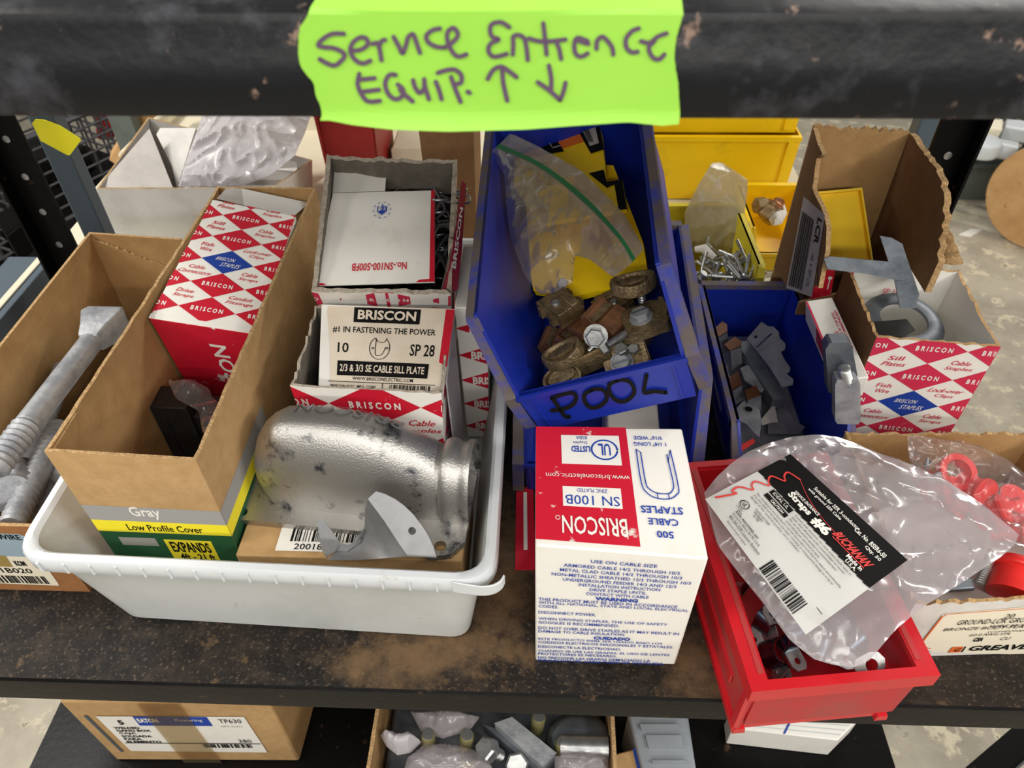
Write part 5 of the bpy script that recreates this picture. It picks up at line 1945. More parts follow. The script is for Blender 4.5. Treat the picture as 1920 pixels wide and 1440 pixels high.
# =================================================================== red bin with strap clips
XR = pose((.2165, -.0215, .0008), 6.4, 0, -1.0)
rb_ = thing('red_bin', 'dusty red plastic bin hanging over the shelf edge under the strap bag', 'bin', XR @ V((0, .1, 0)))
rw, rl, rh = .132, .205, .0765
mb = MB()
ob_ = [(-.0605, .006, 0), (.0535, .006, 0), (.0535, rl - .004, 0), (-.0605, rl - .004, 0)]
ot_ = [(-.0595, .004, rh - .004), (.0595, .004, rh - .004), (.0595, rl - .004, rh - .004), (-.0595, rl - .004, rh - .004)]
carton(mb, [XR @ V(p) for p in ob_], [XR @ V(p) for p in ot_], .003, M['redbin'], M['redbin'], M['redbin'])
rbb = mb.build('bin_body', rb_, bevel=.001)
mb = MB()
X3 = XR.to_3x3()
oo = [(-rw / 2, 0), (rw / 2, 0), (rw / 2, rl), (-rw / 2, rl)]
ii = [(-rw / 2 + .0135, .0075), (rw / 2 - .0135, .0075), (rw / 2 - .0135, rl - .006), (-rw / 2 + .0135, rl - .006)]
secs = []
for cs, z in ((ii, rh - .005), (ii, rh), (oo, rh), (oo, rh - .0155), ([(a * .955, c if c > .1 else c + .002) for a, c in oo], rh - .0155), ([(a * .955, c if c > .1 else c + .002) for a, c in oo], rh - .004)):
    secs.append([XR @ V((x, y, z)) for x, y in cs])
mb.loft(secs, M['redbin'], True)
rrm = mb.build('rim', rb_, bevel=.0012)
for sx in (-1, 1):
    mb = MB()
    x0 = sx * (rw / 2 - .012)
    mb.prism([XR @ V(p) for p in ((x0, .012, rh + .0002), (x0 + sx * .004, .012, rh + .0002), (x0 + sx * .004, rl - .01, rh + .0002), (x0, rl - .01, rh + .0002))], X3 @ V((0, 0, .0004)), M['redbin_dust'])
    mb.build('rim_groove', rrm)
mb = MB()
mb.prism([XR @ V(p) for p in ((-.0605, .004, 0), (-.0605, .004, rh - .016), (-.0605, .02, rh - .016), (-.0605, rl - .006, rh - .016), (-.0605, rl - .006, 0))], X3 @ V((-.0018, 0, 0)), M['redbin_dust'])
mb.prism([XR @ V(p) for p in ((-.0623, .004, 0), (-.0655, .004, 0), (-.0655, .004, rh - .016), (-.0623, .004, rh - .016))], X3 @ V((0, .006, 0)), M['redbin'])
mb.prism([XR @ V(p) for p in ((-.0623, .004, 0), (-.0660, .004, 0), (-.0660, rl - .006, 0), (-.0623, rl - .006, 0))], X3 @ V((0, 0, .007)), M['redbin'])
mb.prism([XR @ V(p) for p in ((-.0623, .03, .026), (-.0645, .03, .026), (-.0645, rl - .01, .034), (-.0623, rl - .01, .034))], X3 @ V((0, 0, .010)), M['redbin'])
mb.build('side_rail', rb_, bevel=.001)['label'] = 'dusty stepped side rail'
for x in (-.060, .050):
    mb = MB()
    mb.prism([XR @ V(p) for p in ((x - .005, .0035, -.0035), (x + .005, .0035, -.0035), (x + .004, .0035, .004), (x - .004, .0035, .004))], X3 @ V((0, .006, 0)), M['redbin'])
    mb.build('foot', rbb, bevel=.0006)
mb = MB()
mb.prism([XR @ V(p) for p in ((-.0585, .0035, .012), (.0545, .0035, .012), (.0575, .0035, rh - .016), (-.058, .0035, rh - .016))], X3 @ V((0, .0015, 0)), M['redbin_dust'])
mb.build('front_face', rb_)

# strap clips inside
st = thing('strap_clip', 'bent blued steel strap clip in the red bin, under the bag', 'clip', (0, 0, 0), 'strap clips in the red bin')
mb = MB()
secs = []
for i in range(15):
    a = math.pi * i / 14
    y, z = -.011 * math.cos(a), .014 * math.sin(a)
    secs.append([(-.007, y, z), (.007, y, z), (.007, y * .9, z * .9), (-.007, y * .9, z * .9)])
mb.loft(secs, M['bluesteel'], True, True, True)
mb.build('strap_bend', st, smooth=50)
for s in (-1, 1):
    mb = MB()
    mb.plate([(-.007, .010 * s), (.007, .010 * s), (.007, .022 * s), (.004, .026 * s), (-.004, .026 * s), (-.007, .022 * s)][::s], [circle((0, .019 * s), .0026, 12)], .0014, M['zinc'])
    mb.build('ear', st)
rd = random.Random(3)
pos = [(1440, 1165, .030), (1470, 1195, .040), (1492, 1225, .034), (1455, 1225, .026), (1420, 1110, .03), (1500, 1180, .022), (1540, 1215, .02), (1600, 1200, .018), (1480, 1130, .02), (1560, 1160, .016), (1640, 1190, .016)]
for i, (x, y, z) in enumerate(pos):
    e = (rd.uniform(-.9, .9), rd.uniform(-.9, .9), rd.uniform(0, 6.28))
    if i == 0:
        st.location, st.rotation_euler = W(x, y, z), e
    else:
        dup(st, W(x, y, z), e)
wg = thing('hole_plate', 'thin octagonal zinc plate with a round hole, standing at the front of the red bin', 'plate', W(1645, 1240, .06))
o_, n_ = W(1640, 1238, .066), V((0, -.55, .83))
u_ = V((1, .11, 0)).normalized()
w_ = n_.normalized().cross(u_)
XH = Matrix(((u_.x, w_.x, n_.x, o_.x), (u_.y, w_.y, n_.y, o_.y), (u_.z, w_.z, n_.z, o_.z), (0, 0, 0, 1)))
XI = XH.inverted()
mb = MB()
mb.plate([(XI @ WP(x, y, o_, n_)).xy for x, y in [(1600, 1252), (1602, 1236), (1630, 1222), (1646, 1222), (1659, 1234), (1660, 1250), (1648, 1268), (1610, 1268)]], [circle((XI @ WP(1634, 1247, o_, n_)).xy, .0046, 18)], .0012, M['zinc'], XH)
mb.build('plate_body', wg)

# ------------------------------------------------------------------ carton of red bushings at right
gv = thing('bushing_carton', 'low white fronted carton at right edge holding a bag of red bushings', 'box', (.36, .125, 0))
b = [(.283, .0375, .0004), (.445, .0475, .0004), (.445, .210, .0004), (.283, .208, .0004)]
t = [(.280, .0375, .083), (.448, .0510, .083), (.450, .213, .085), (.2785, .211, .083)]
mb = MB()
qs = carton(mb, b, t, .0030, [M['white_dull'], M['card'], M['card'], M['card']], M['card_in'], M['card_edge'], (.004, .003, .004, .004), 34, 8)
mb.build('carton_body', gv, bevel=.0004)
mb = MB()
F = qs[0]
def gu(px, py):
    p = WP(px, py, V(b[0]), F.n)
    return ((p.x - .281) / .166, p.z / .083)
pts = [gu(1722, 1208), gu(1768, 1152), gu(1776, 1150), gu(1926, 1140), (1.0, gu(1926, 1140)[1]), (1.0, gu(1920, 1232)[1]), gu(1745, 1222)]
mb.uvpoly(F, pts, M['cream'], .0006)
fn = lambda u, v: F(u, v, .0010)
mb.stroke(fn, [gu(1742, 1215), gu(1722, 1210)], .008, M['oprint'], 1, False)
mb.stroke(fn, [gu(1722, 1208), gu(1766, 1156), gu(1776, 1151), gu(1926, 1142)], .008, M['oprint'], 3, False)
def gt(s, x0, y0, x1, y1, bold=0, mat='ink'):
    a, c = gu(x0, y1), (gu(x1, y1)[0], gu(x0, y0)[1])
    mb.text(F, s, (a[0], a[1], c[0], c[1]), M[mat], bold, .0012, slant=.25 / max(len(s), 1))
gt('20', 1881, 1152, 1898, 1160.5)
gt('GROUND-LOK GROUND', 1792, 1162.5, 1946, 1171, .0)
gt('WIRE MOU', 1853, 1172, 1925, 1176, .0)
gt('BRONZE BODY-PLATED', 1767, 1177, 1944, 1182, .0)
gt('(COMPONENT', 1850, 1183, 1930, 1186.5, .0)
gt('#2-0 AWG STR', 1815, 1188, 1890, 1192.5, .0)
gt('CU', 1873, 1194, 1890, 1199.5, .0)
gt('CSA', 1821, 1195, 1839, 1202, .05)
gt('GREAVES', 1812, 1210, 1935, 1219, .03)
mb.uvpoly(F, [gu(1774, 1222), gu(1797, 1221), gu(1805, 1211), gu(1783, 1212)], M['oprint'], .0012)
gt('G', 1784, 1214, 1795, 1220, .03)
mb.uvpoly(F, [gu(1799, 1221), gu(1802, 1221), gu(1810, 1211), gu(1807, 1211)], M['ink'], .0012)
mb.build('printed_label', gv)['label'] = 'cream label with orange border'

cp = thing('red_bushing', 'red plastic bushing ring facing up in the bag at right', 'bushing', (0, 0, 0), 'red bushings in the bag at right')
mb = MB()
mb.lathe([(.0105, -.010), (.0125, -.010), (.0125, .000), (.0155, .001), (.0155, .005), (.0105, .005)], M['redcap'], 28)
mb.f.pop(); mb.m.pop(); mb.f.pop(); mb.m.pop()
mb.loft([[(.0105 * math.cos(2 * math.pi * i / 28), .0105 * math.sin(2 * math.pi * i / 28), z) for i in range(28)] for z in (.005, -.010)], M['redcap'])
mb.build('bushing_ring', cp, smooth=45)
mb = MB()
mb.box((-.0175, .002, .002), (.007, .0055, .005), M['galv'])
mb.build('set_screw', cp, bevel=.0008)
cb_ = thing('red_bushing', 'plain red plastic bushing cup under the ring in the bag at right', 'bushing', (0, 0, 0), 'red bushings in the bag at right')
mb = MB()
mb.lathe([(.0085, -.012), (.0112, -.012), (.0100, .006), (.0125, .007), (.0125, .010), (.008, .0102), (.0078, .004)], M['redcap'], 24)
mb.build('bushing_body', cb_, smooth=45)
mb = MB()
for k_ in range(1):
    mb.lathe([(.0118, .0068), (.0128, .0075), (.0128, .0095), (.0118, .0102)], M['redcap'], 24)
mb.build('collar', cb_)
cp.location, cp.rotation_euler = W(1792, 886, .088), (.50, -.10, .3)
for i, (x, y, z, e, s, lab) in enumerate(((1766, 920, .072, (.7, .5, .2), 1, None), (1828, 918, .080, (1.1, -.2, .5), 1.05, 'red bushing cup standing on its side right of the bagged ring'), (1800, 940, .066, (.3, .9, 1), 1, 'red bushing cup below the bagged ring'),
                                          (1862, 962, .070, (.6, -.5, 2), 1.05, 'red bushing cup in the middle of the bagged row at right'), (1895, 990, .066, (1.2, .3, 1), 1.1, 'red bushing cup low in the bagged row at the right edge'),
                                          (1888, 945, .060, (.2, .2, 0), 1.1, 'red bushing cup at the far right edge of the bag'), (1745, 905, .060, (.9, -.9, 1), .9, 'red bushing cup at the left end of the bagged row'))):
    if i == 0:
        cb_.location, cb_.rotation_euler = W(x, y, z), e
    else:
        dup(cb_, W(x, y, z), e, lab, s)
bc2 = thing('red_plug', 'larger red plastic cap at the right edge, beside the clear bag corner', 'cap', W(1905, 1090, .055))
mb = MB()
X = align(W(1903, 1092, .056), W(1914, 1050, .062))
mb.lathe([(.0165, -.012), (.0178, -.012), (.0165, .008), (.0188, .009), (.0188, .014), (.0175, .0165), (0.004, .0168)], M['redcap'], 30, X)
mb.build('cap_body', bc2, smooth=45)
mb = MB()
mb.lathe([(.0190, .009), (.0196, .0105), (.0196, .0125), (.0190, .014)], M['redcap'], 30, X)
mb.build('cap_bead', bc2)
cb2 = MB()
bag(cb2, [W(x, y, z) for x, y, z in [(1702, 816, .098), (1728, 818, .098), (1765, 824, .098), (1840, 838, .100), (1890, 862, .100), (1935, 900, .100), (1975, 960, .098), (1975, 1040, .090), (1930, 1030, .082), (1880, 1010, .078), (1820, 975, .074), (1770, 945, .076), (1735, 935, .080), (1715, 890, .088), (1703, 850, .096)]],
    .012, .010, M['film'], 45, 12, 80, 15, True, .010)
tag(cb2.build('bushing_bag', smooth=34), 'clear bag of red bushings in the white fronted carton', 'bag')
gs = MB()
gs.tube([W(1738, 890, .07), W(1736, 870, .085), W(1740, 862, .088), W(1745, 868, .085)], .0022, M['zinc'], 8)
tag(gs.build('wire_hook'), 'small zinc hook standing at the back left of the bushing carton', 'hook')
gp_ = thing('dark_fitting', 'dark steel fitting at the front of the bushing carton, beside the strap bag', 'fitting', W(1800, 1100, .06))
mb = MB()
mb.hexa([W(1770, 1112, .055), W(1830, 1108, .055), W(1822, 1085, .055), W(1778, 1090, .055)], [W(1770, 1108, .070), W(1830, 1104, .070), W(1822, 1082, .070), W(1778, 1086, .070)], M['steel'])
mb.build('fitting_body', gp_, bevel=.002)
mb = MB()
thread(mb, .004, 0, .03, M['zinc'], align(W(1835, 1095, .06), W(1850, 1060, .068)))
mb.build('fitting_screw', gp_)
pad = MB()
pad.hexa([V((.29, .05, .0035)), V((.438, .05, .0035)), V((.438, .20, .0035)), V((.29, .20, .0035))], [V((.292, .055, .038)), V((.436, .055, .038)), V((.436, .195, .038)), V((.292, .195, .045))], M['greywhite'])
tag(pad.build('grey_packing', bevel=.006), 'grey packing layer under the bushings in the carton', 'packing')

# ------------------------------------------------------------------ the strap bag with its printed label
sbg = thing('strap_bag', 'large hazy plastic bag with black and white paper label over the red bin', 'bag', (.27, .1, .1))
OL = [(1320, 925, .112), (1345, 893, .116), (1372, 868, .116), (1402, 848, .116), (1440, 832, .114), (1480, 820, .114), (1530, 815, .112), (1570, 820, .11), (1605, 832, .108), (1640, 848, .108), (1700, 868, .106), (1780, 905, .108), (1850, 952, .108), (1912, 1002, .106), (1902, 1022, .104), (1880, 1042, .102), (1800, 1095, .099), (1730, 1138, .097), (1680, 1180, .093),
      (1630, 1238, .087), (1598, 1252, .084), (1560, 1246, .082), (1525, 1236, .082), (1480, 1200, .085), (1430, 1130, .092), (1385, 1075, .098), (1345, 1022, .106)]
mb = MB()
bag(mb, [W(*q) for q in OL], .012, .010, M['film_hazy'], 26, 20, 120, 2, True, .006, ctr=W(1590, 1020, .098))
mb.build('bag_film', sbg, smooth=34)
mb = MB()
LC = [(1322, 936), (1511, 1190), (1702, 1050), (1482, 851)]
def LQ(u, v, off=0.0):
    x = lerp(lerp(LC[0][0], LC[1][0], u), lerp(LC[3][0], LC[2][0], u), v)
    y = lerp(lerp(LC[0][1], LC[1][1], u), lerp(LC[3][1], LC[2][1], u), v)
    z = .1225 + .0035 * math.sin(u * 3.0 + .2) + .0018 * math.sin(v * 7 + u * 4) - .003 * (2 * u - 1) ** 2
    return W(x, y, z + off)
nu, nv = 18, 12
def lab_in(u, v):
    if u < .06 and v > .93:
        return False
    return True
for i in range(nu):
    for j in range(nv):
        u0, u1, v0, v1 = i / nu, (i + 1) / nu, j / nv, (j + 1) / nv
        mt = M['ink'] if v0 >= .66 else M['label_grey']
        mb.poly([LQ(u0, v0), LQ(u1, v0), LQ(u1, v1), LQ(u0, v1)], mt)
for i in range(nu):
    u0, u1 = i / nu, (i + 1) / nu
    mb.poly([LQ(u0, .615, .0004), LQ(u1, .625, .0004), LQ(u1, .67, .0004), LQ(u0, .67, .0004)], M['ink'])
t_ = lambda s, u0, v0, u1, v1, m, bo=0.0, sl=0: mb.text(LQ, s, (u0, v0, u1, v1), M[m], bo, .0009, slant=sl)
t_('SERVICE ENTRANCE', .23, .735, .44, .765, 'white', .02)
t_('Straps', .22, .655, .405, .735, 'white', .04)
t_('#6', .44, .645, .575, .745, 'white', .05)
t_('Suitable for SER 3-conductor', .275, .895, .66, .93, 'white', .01)
t_('with ground SER Cable', .26, .845, .54, .88, 'white', .01)
t_('BUCHANAN', .595, .715, .885, .785, 'redink', .03, .1)
mb.rect(LQ, (.60, .70, .88, .707), M['redink'], .0009)
t_('Cat. No. BSER6-50', .64, .875, .90, .915, 'white', .015)
t_('Qty. 50', .77, .825, .90, .86, 'white', .015)
t_('Made in', .75, .665, .88, .70, 'white', .02)
t_('U.S.A.', .77, .63, .86, .66, 'white', .02)
mb.stroke(lambda u, v: LQ(u, v, .0009), [(.02, .10), (.06, .30), (.035, .27), (.03, .36), (.09, .45), (.06, .47), (.05, .53), (.115, .60), (.085, .63), (.07, .69), (.14, .75), (.11, .78), (.10, .84), (.18, .87)], .013, M['redink'], 3)
mb.stroke(lambda u, v: LQ(u, v, .0009), [(.18, .87), (.30, .80), (.45, .755), (.60, .74), (.66, .70)], .004, M['redink'], 3)
mb.rect(LQ, (.15, .555, .33, .61), M['ink'], .0007)
t_('IDEAL UL', .17, .57, .30, .6, 'white', .0)
mb.rect(LQ, (.15, .495, .34, .54), M['ink'], .0007)
t_('CAUTION', .20, .505, .31, .53, 'white', .02)
for q, s_ in enumerate(('Contact with electricity can cause severe shock, injury or', 'death. Shut off power at the circuit breaker or remove', 'The use of protective eyewear is recommended when', 'undertaking any electrical project.', 'The manufacturer and distributors warrant this product to be free from defects and workmanship,', 'and they shall not be liable to any buyer, including or consequential damage to or by its', 'damage or loss caused by purchase, use or installation.')):
    u0 = .36 if q < 2 else (.36 if q < 4 else .12)
    u1 = u0 + .0088 * len(s_) * (1 if q < 4 else .93)
    v = .575 - q * .033
    t_(s_, u0, v, min(u1, .93), v + .024, 'ink')
mb.stroke(lambda u, v: LQ(u, v, .0008), ell(.145, .285, .030, .040, 0, 350, 20), .006, M['ink'], 1)
t_('UL', .13, .265, .16, .305, 'ink', .02)
t_('LISTED', .125, .215, .175, .235, 'ink')
t_('Conduit and Cable', .20, .335, .33, .36, 'ink')
t_('Hardware', .215, .305, .29, .33, 'ink')
t_('51TN', .23, .275, .275, .30, 'ink')
mb.rect(LQ, (.15, .20, .96, .205), M['ink'], .0007)
t_('IDEAL INDUSTRIES, INC.', .155, .165, .37, .19, 'ink', .02)
t_('Sycamore, Illinois 60178, U.S.A.', .155, .125, .41, .155, 'ink')
t_('800-304-3578 Customer Assistance', .16, .085, .45, .115, 'ink')
t_('Keep out of reach of children', .18, .035, .36, .06, 'ink')
mb.barcode(LQ, (.52, .015, .86, .165), M['ink'], 26, .0008, 12)
mb.build('printed_label', sbg, smooth=60)['label'] = 'white and black paper label with red lettering'

# =================================================================== white open box with bag, back left
ww = thing('white_box', 'open white cardboard box at upper left with a grey plastic bag in it', 'box', (-.5, .7, 0))
fb0, fb1 = W(222, 458, .001), W(430, 452, .001)
ft0, ft1 = WY(181, 354, fb0.y + .002), WY(430, 364, fb1.y + .002)
b = [fb0, V((-.36, fb1.y, .001)), V((-.36, .80, .001)), V((-.60, .80, .001))]
t = [ft0, V((-.355, ft1.y, ft0.z)), V((-.355, .81, .04)), V((-.585, .80, .112))]
mb = MB()
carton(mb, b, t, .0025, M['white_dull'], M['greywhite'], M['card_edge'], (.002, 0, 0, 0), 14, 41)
mb.build('carton_body', ww, bevel=.0005)
mb = MB()
mb.prism([WY(184, 352, .640), WY(280, 241, .742), WY(324, 352, .648)], (0, .001, -.0015), M['greywhite'])
mb.build('side_flap', ww)
mb = MB()
mb.prism([WY(293, 252, .77), WY(300, 240, .78), WY(367, 240, .78), WY(332, 352, .665), WY(322, 310, .70)], (0, .002, -.001), M['white_dull'])
mb.build('back_flap', ww)
gb = MB()
k = [WY(x, y, yy) for x, y, yy in [(386, 210, .76), (470, 205, .76), (585, 208, .76), (572, 250, .735), (552, 292, .705), (505, 330, .675), (430, 356, .655), (334, 352, .66), (350, 300, .70), (372, 240, .74)]]
bag(gb, k, .020, .026, M['film_grey'], 20, 18, 110, 9, True, .002, (.0, -.7, .7))
tag(gb.build('grey_bag', smooth=40), 'crumpled grey translucent bag hanging in the white box', 'bag')
pb = MB()
k = [WY(520, 318, .80), WY(558, 322, .80), WY(548, 270, .83), WY(530, 285, .83)]
pb.prism(k, (0, .003, 0), M['white_dull'])
Q = Quad(*k)
pb.text(Q, 'ABC', (.25, .3, .6, .9), M['eblue'], .02, .0008, rot=1) if False else None
pb.rect(Q, (.2, .35, .45, .85), M['eblue'], .0006)
tag(pb.build('paper_card'), 'white card with a blue mark behind the grey bag', 'card')
ct = thing('cream_tray', 'cream plastic tray rim standing behind the white box', 'tray', (-.42, .95, .0))
mb = MB()
mb.tube([WY(232, 293, .80), WY(312, 212, .98), WY(330, 195, 1.02)], .008, M['creampaint'], 12)
mb.build('rolled_edge', ct)
mb = MB()
mb.prism([V((-.55, 1.0, .0)), V((-.14, 1.0, .0)), V((-.14, 1.0, .16)), V((-.55, 1.0, .16))], (0, .004, 0), M['creampaint'])
mb.build('tray_wall', ct, bevel=.002)
mb = MB()
mb.prism([V((-.24, .86, .0)), V((-.14, .86, .0)), V((-.14, .86, .035)), V((-.24, .86, .035))], (0, .12, 0), M['creampaint'])
mb.build('tray_step', ct, bevel=.003)
crate('dark_red_bin', 'dark red plastic bin behind the open staple carton', 'bin', -.333, -.245, .79, .93, .001, .13, M['darkred'])
crate('dark_gap_block', 'dark brown block added as the shaded gap left of the POOL bin', 'box', -.150, -.082, .61, .72, .001, .20, M['card_dark'], False)  # block added where there is only a dark gap; shade put into its colour
pbd = MB()
pbd.hexa([WY(205, 300, 1.25), WY(232, 318, 1.25), WY(330, 215, 1.25), WY(262, 208, 1.25)], [p + V((0, .02, .012)) for p in (WY(205, 300, 1.25), WY(232, 318, 1.25), WY(330, 215, 1.25), WY(262, 208, 1.25))], M['wood'])
tag(pbd.build('plywood_board'), 'pale plywood board edge beyond the white box, upper left', 'board')
rdb = MB()
rdb.hexa([WY(182, 262, 1.85), WY(214, 262, 1.85), WY(214, 262, 2.0), WY(182, 262, 2.0)], [WY(176, 200, 1.85), WY(226, 200, 1.85), WY(226, 200, 2.0), WY(176, 200, 2.0)], M['darkred'])
tag(rdb.build('red_container', bevel=.01), 'red container far behind the plywood board, upper left', 'container')


def wire_crate(name, label, X, sx, sy, sz, mat, n=6, r=.0035):
    root = thing(name, label, 'crate', X @ V((0, 0, 0)))
    c = [(-sx / 2, -sy / 2), (sx / 2, -sy / 2), (sx / 2, sy / 2), (-sx / 2, sy / 2)]
    for z in (0, sz):
        mb = MB()
        for i in range(4):
            a, b_ = c[i], c[(i + 1) % 4]
            mb.tube([X @ V((a[0], a[1], z)), X @ V((b_[0], b_[1], z))], r * 2.2, mat, 6)
        mb.build('frame', root)
    for i in range(4):
        a, b_ = V((c[i][0], c[i][1], 0)), V((c[(i + 1) % 4][0], c[(i + 1) % 4][1], 0))
        mb = MB()
        for k_ in range(n + 1):
            p = lerp(a, b_, k_ / n)
            mb.tube([X @ p, X @ (p + V((0, 0, sz)))], r, mat, 5)
        for k_ in range(1, n):
            z = V((0, 0, sz * k_ / n))
            mb.tube([X @ (a + z), X @ (b_ + z)], r, mat, 5)
        mb.build('mesh_panel', root)
    mb = MB()
    mb.prism([X @ V((x, y, .006)) for x, y in c], (0, 0, .004), M['black'])
    mb.build('base', root)
    return root


wire_crate('wire_crate', 'dark wire mesh crate behind the yellow tag at upper left', Matrix.Translation(W(120, 345, -.42)) @ Matrix.Rotation(-.5, 4, 'Z'), .34, .34, .22, M['wire'], 7)
wire_crate('wire_crate', 'wire mesh crate at the left edge, beyond the black upright', Matrix.Translation(W(10, 500, -.42) + V((-.14, -.16, 0))) @ Matrix.Rotation(-.4, 4, 'Z'), .36, .36, .20, M['wire'], 7)
for i, (x, y, s) in enumerate(((120, 330, .09), (90, 300, .07), (30, 470, .09))):
    db = MB()
    X = Matrix.Translation(W(x, y, -.40))
    db.box((0, 0, s * .4), (s * 1.6, s, s * .8), M['black'], X @ Matrix.Rotation(i * .7, 4, 'Z'))
    tag(db.build('black_part', bevel=.006), ('black part inside the wire crate behind the yellow tag', 'smaller black part at the rear of the wire crate behind the tag', 'black part in the wire crate at the left edge')[i], 'part')
dsh = MB()
dsh.box((-1.35, 1.35, -.62), (.9, .9, .02), M['black'])
tag(dsh.build('dark_shelf'), 'dark neighbouring shelf carrying the wire crates, far left', 'shelf')
nsd = MB()
nsd.box((-.93, .95, -.455), (.012, 1.1, .05), M['greygreen'])
tag(nsd.build('shelf_rail'), 'grey rail along the neighbouring shelf at left', 'rail')

# ------------------------------------------------------------------ right background: crate and cable spool
fc = W(1800, 432, Z_FLOOR + .0)
pc = thing('plastic_crate', 'grey green plastic crate with white parts on the floor at upper right', 'crate', fc)
cxr = Matrix.Translation((fc.x + .11, fc.y + .36, Z_FLOOR)) @ Matrix.Rotation(-.05, 4, 'Z')
hz = WY(1812, 292, fc.y).z - Z_FLOOR
mb = MB()
c = [(-.12, -.17), (.12, -.17), (.12, .17), (-.12, .17)]
carton(mb, [cxr @ V((x * .9, y * .9, 0)) for x, y in c], [cxr @ V((x * .97, y * .97, hz * .5)) for x, y in c], .012, M['greygreen'], M['greygreen'], M['greygreen'])
mb.build('crate_base', pc)
for z in (.52, .64, .76, .86, .95):
    mb = MB()
    secs = [[cxr @ V((x * (1 + .05 * z) * k, y * (1 + .05 * z) * k, hz * (z + dz))) for x, y in c] for k, dz in ((.99, -.02), (1.03, -.02), (1.03, .02), (.99, .02), (.99, -.02))]
    mb.loft(secs, M['greygreen'], True)
    mb.build('crate_rail', pc)
for i, (x, y) in enumerate(c):
    mb = MB()
    mb.box((x * .98, y * .98, hz * .7), (.03, .03, hz * .5), M['greygreen'], cxr)
    mb.build('corner_post', pc)
rd = random.Random(8)
wpz = [(1842, 272, .95), (1850, 240, 1.05), (1905, 245, 1.0), (1880, 280, .9), (1860, 330, .6), (1838, 345, .55)][:4]
labs = ['round white plastic cover on top of the crate at upper right', 'cream box on top of the crate, behind the round cover', 'white box on the crate at the right edge', 'white part behind the spool rim in the crate', 'white part lying low inside the crate', 'pale part low at the left inside the crate']
for i, (x, y, k_) in enumerate(wpz):
    mb = MB()
    p = W(x, y, Z_FLOOR + hz * k_)
    if i == 0:
        mb.lathe([(.055, 0), (.06, .02), (.052, .05), (.02, .06)], M['glasswhite'], 24, Matrix.Translation(p - V((0, 0, .03))))
    else:
        mb.box((0, 0, 0), (.08, .06, .05), M['creampaint'] if i == 1 else M['glasswhite'], Matrix.Translation(p) @ Matrix.Rotation(rd.uniform(-.6, .6), 4, 'Z') @ Matrix.Rotation(rd.uniform(-.3, .3), 4, 'X'))
    tag(mb.build('white_part', bevel=.006), labs[i], 'part')
pp = MB()
pp.prism([W(1797, 440, Z_FLOOR + .002), W(1820, 444, Z_FLOOR + .002), W(1842, 430, Z_FLOOR + .002), W(1822, 428, Z_FLOOR + .002)], (0, 0, -.0015), M['white'])
tag(pp.build('paper_scrap'), 'white paper scrap on the floor beside the crate', 'paper')
sp_ = thing('cable_spool', 'wooden cable spool cut off by the right edge', 'spool', W(1935, 490, Z_FLOOR))
ctr = WY(1962, 372, 1.9)
ax = V((-.75, -.66, .0)).normalized()
XS = Matrix.Translation(ctr) @ ax.to_track_quat('Z', 'Y').to_matrix().to_4x4()
Rs = ctr.z - Z_FLOOR - .001
mb = MB()
mb.lathe([(Rs - .003, -.012), (Rs, -.009), (Rs, .009), (Rs - .003, .012)], M['wood'], 56, XS)
mb.build('front_flange', sp_)
mb = MB()
mb.lathe([(Rs * .5, -.16), (Rs * .5, -.012)], M['blackplastic'], 40, XS)
mb.build('cable_core', sp_)
mb = MB()
mb.lathe([(Rs, -.18), (Rs, -.16)], M['wood'], 56, XS)
mb.build('rear_flange', sp_)
# =================================================================== lower shelf
ec = thing('taped_carton', 'taped brown carton with white and blue label on the lower shelf at left', 'box', (-.39, .16, Z_LOW))
b0, b1 = W(218, 1425, Z_LOW + .001), W(562, 1427, Z_LOW + .001)
t0, t1 = WY(88, 1307, b0.y), WY(506, 1325, b1.y)
zt = (t0.z + t1.z) / 2
t0, t1 = V((b0.x, b0.y, zt)), V((b1.x, b1.y, zt))
mb = MB()
dy = V((.01, .26, 0))
mb.hexa([b0, b1, b1 + dy, b0 + dy], [t0, t1, t1 + dy, t0 + dy], M['card'])
F = Quad(b0, b1, t1, t0)
def eu(px, py):
    p = WP(px, py, b0, F.n)
    return ((p.x - b0.x) / (b1.x - b0.x), (p.z - b0.z) / (zt - b0.z))
mb.build('carton_body', ec, bevel=.003)
mb = MB()
mb.uvpoly(F, [eu(246, 1406), eu(502, 1409), eu(458, 1342), eu(180, 1341)], M['white'], .0012)
mb.uvpoly(F, [eu(228, 1408), eu(233, 1408), eu(164, 1340), eu(157, 1340)], M['slate'], .0012)
mb.uvpoly(F, [eu(263, 1358), eu(400, 1359), eu(388, 1342), eu(249, 1341)], M['eblue'], .0015)
def et(s, x0, y0, x1, y1, mat='ink', bo=.0):
    a, c2 = eu(x0, y1), (0, eu(x0, y0)[1])
    mb.text(F, s, (a[0], a[1], a[0] + eu(x1, y1)[0] - a[0], c2[1]), M[mat], bo, .0018)
et('EATON', 262, 1344, 300, 1352, 'white', .04)
et('Powering', 332, 1345, 382, 1351, 'white', .0)
et('5', 226, 1348, 236, 1356, 'ink', .03)
for i, s_ in enumerate(('WELDED', 'GANG BOX', 'CAJA', 'SOLDADA', 'PARA', 'ELEMENTO')):
    et(s_, 216 + i * 5, 1360 + i * 5.2, 216 + i * 5 + 8 * len(s_), 1364 + i * 5.2, 'ink', .03)
et('TP630', 413, 1346, 455, 1353, 'ink', .0)
et('UPC 51411', 416, 1358, 456, 1361, 'gprint')
et('380', 450, 1384, 474, 1390, 'ink', .0)
mb.uvpoly(F, [eu(236, 1391), eu(490, 1393), eu(489, 1391.8), eu(235, 1389.8)], M['ink'], .0016)
a, c2 = eu(384, 1399), eu(478, 1393)
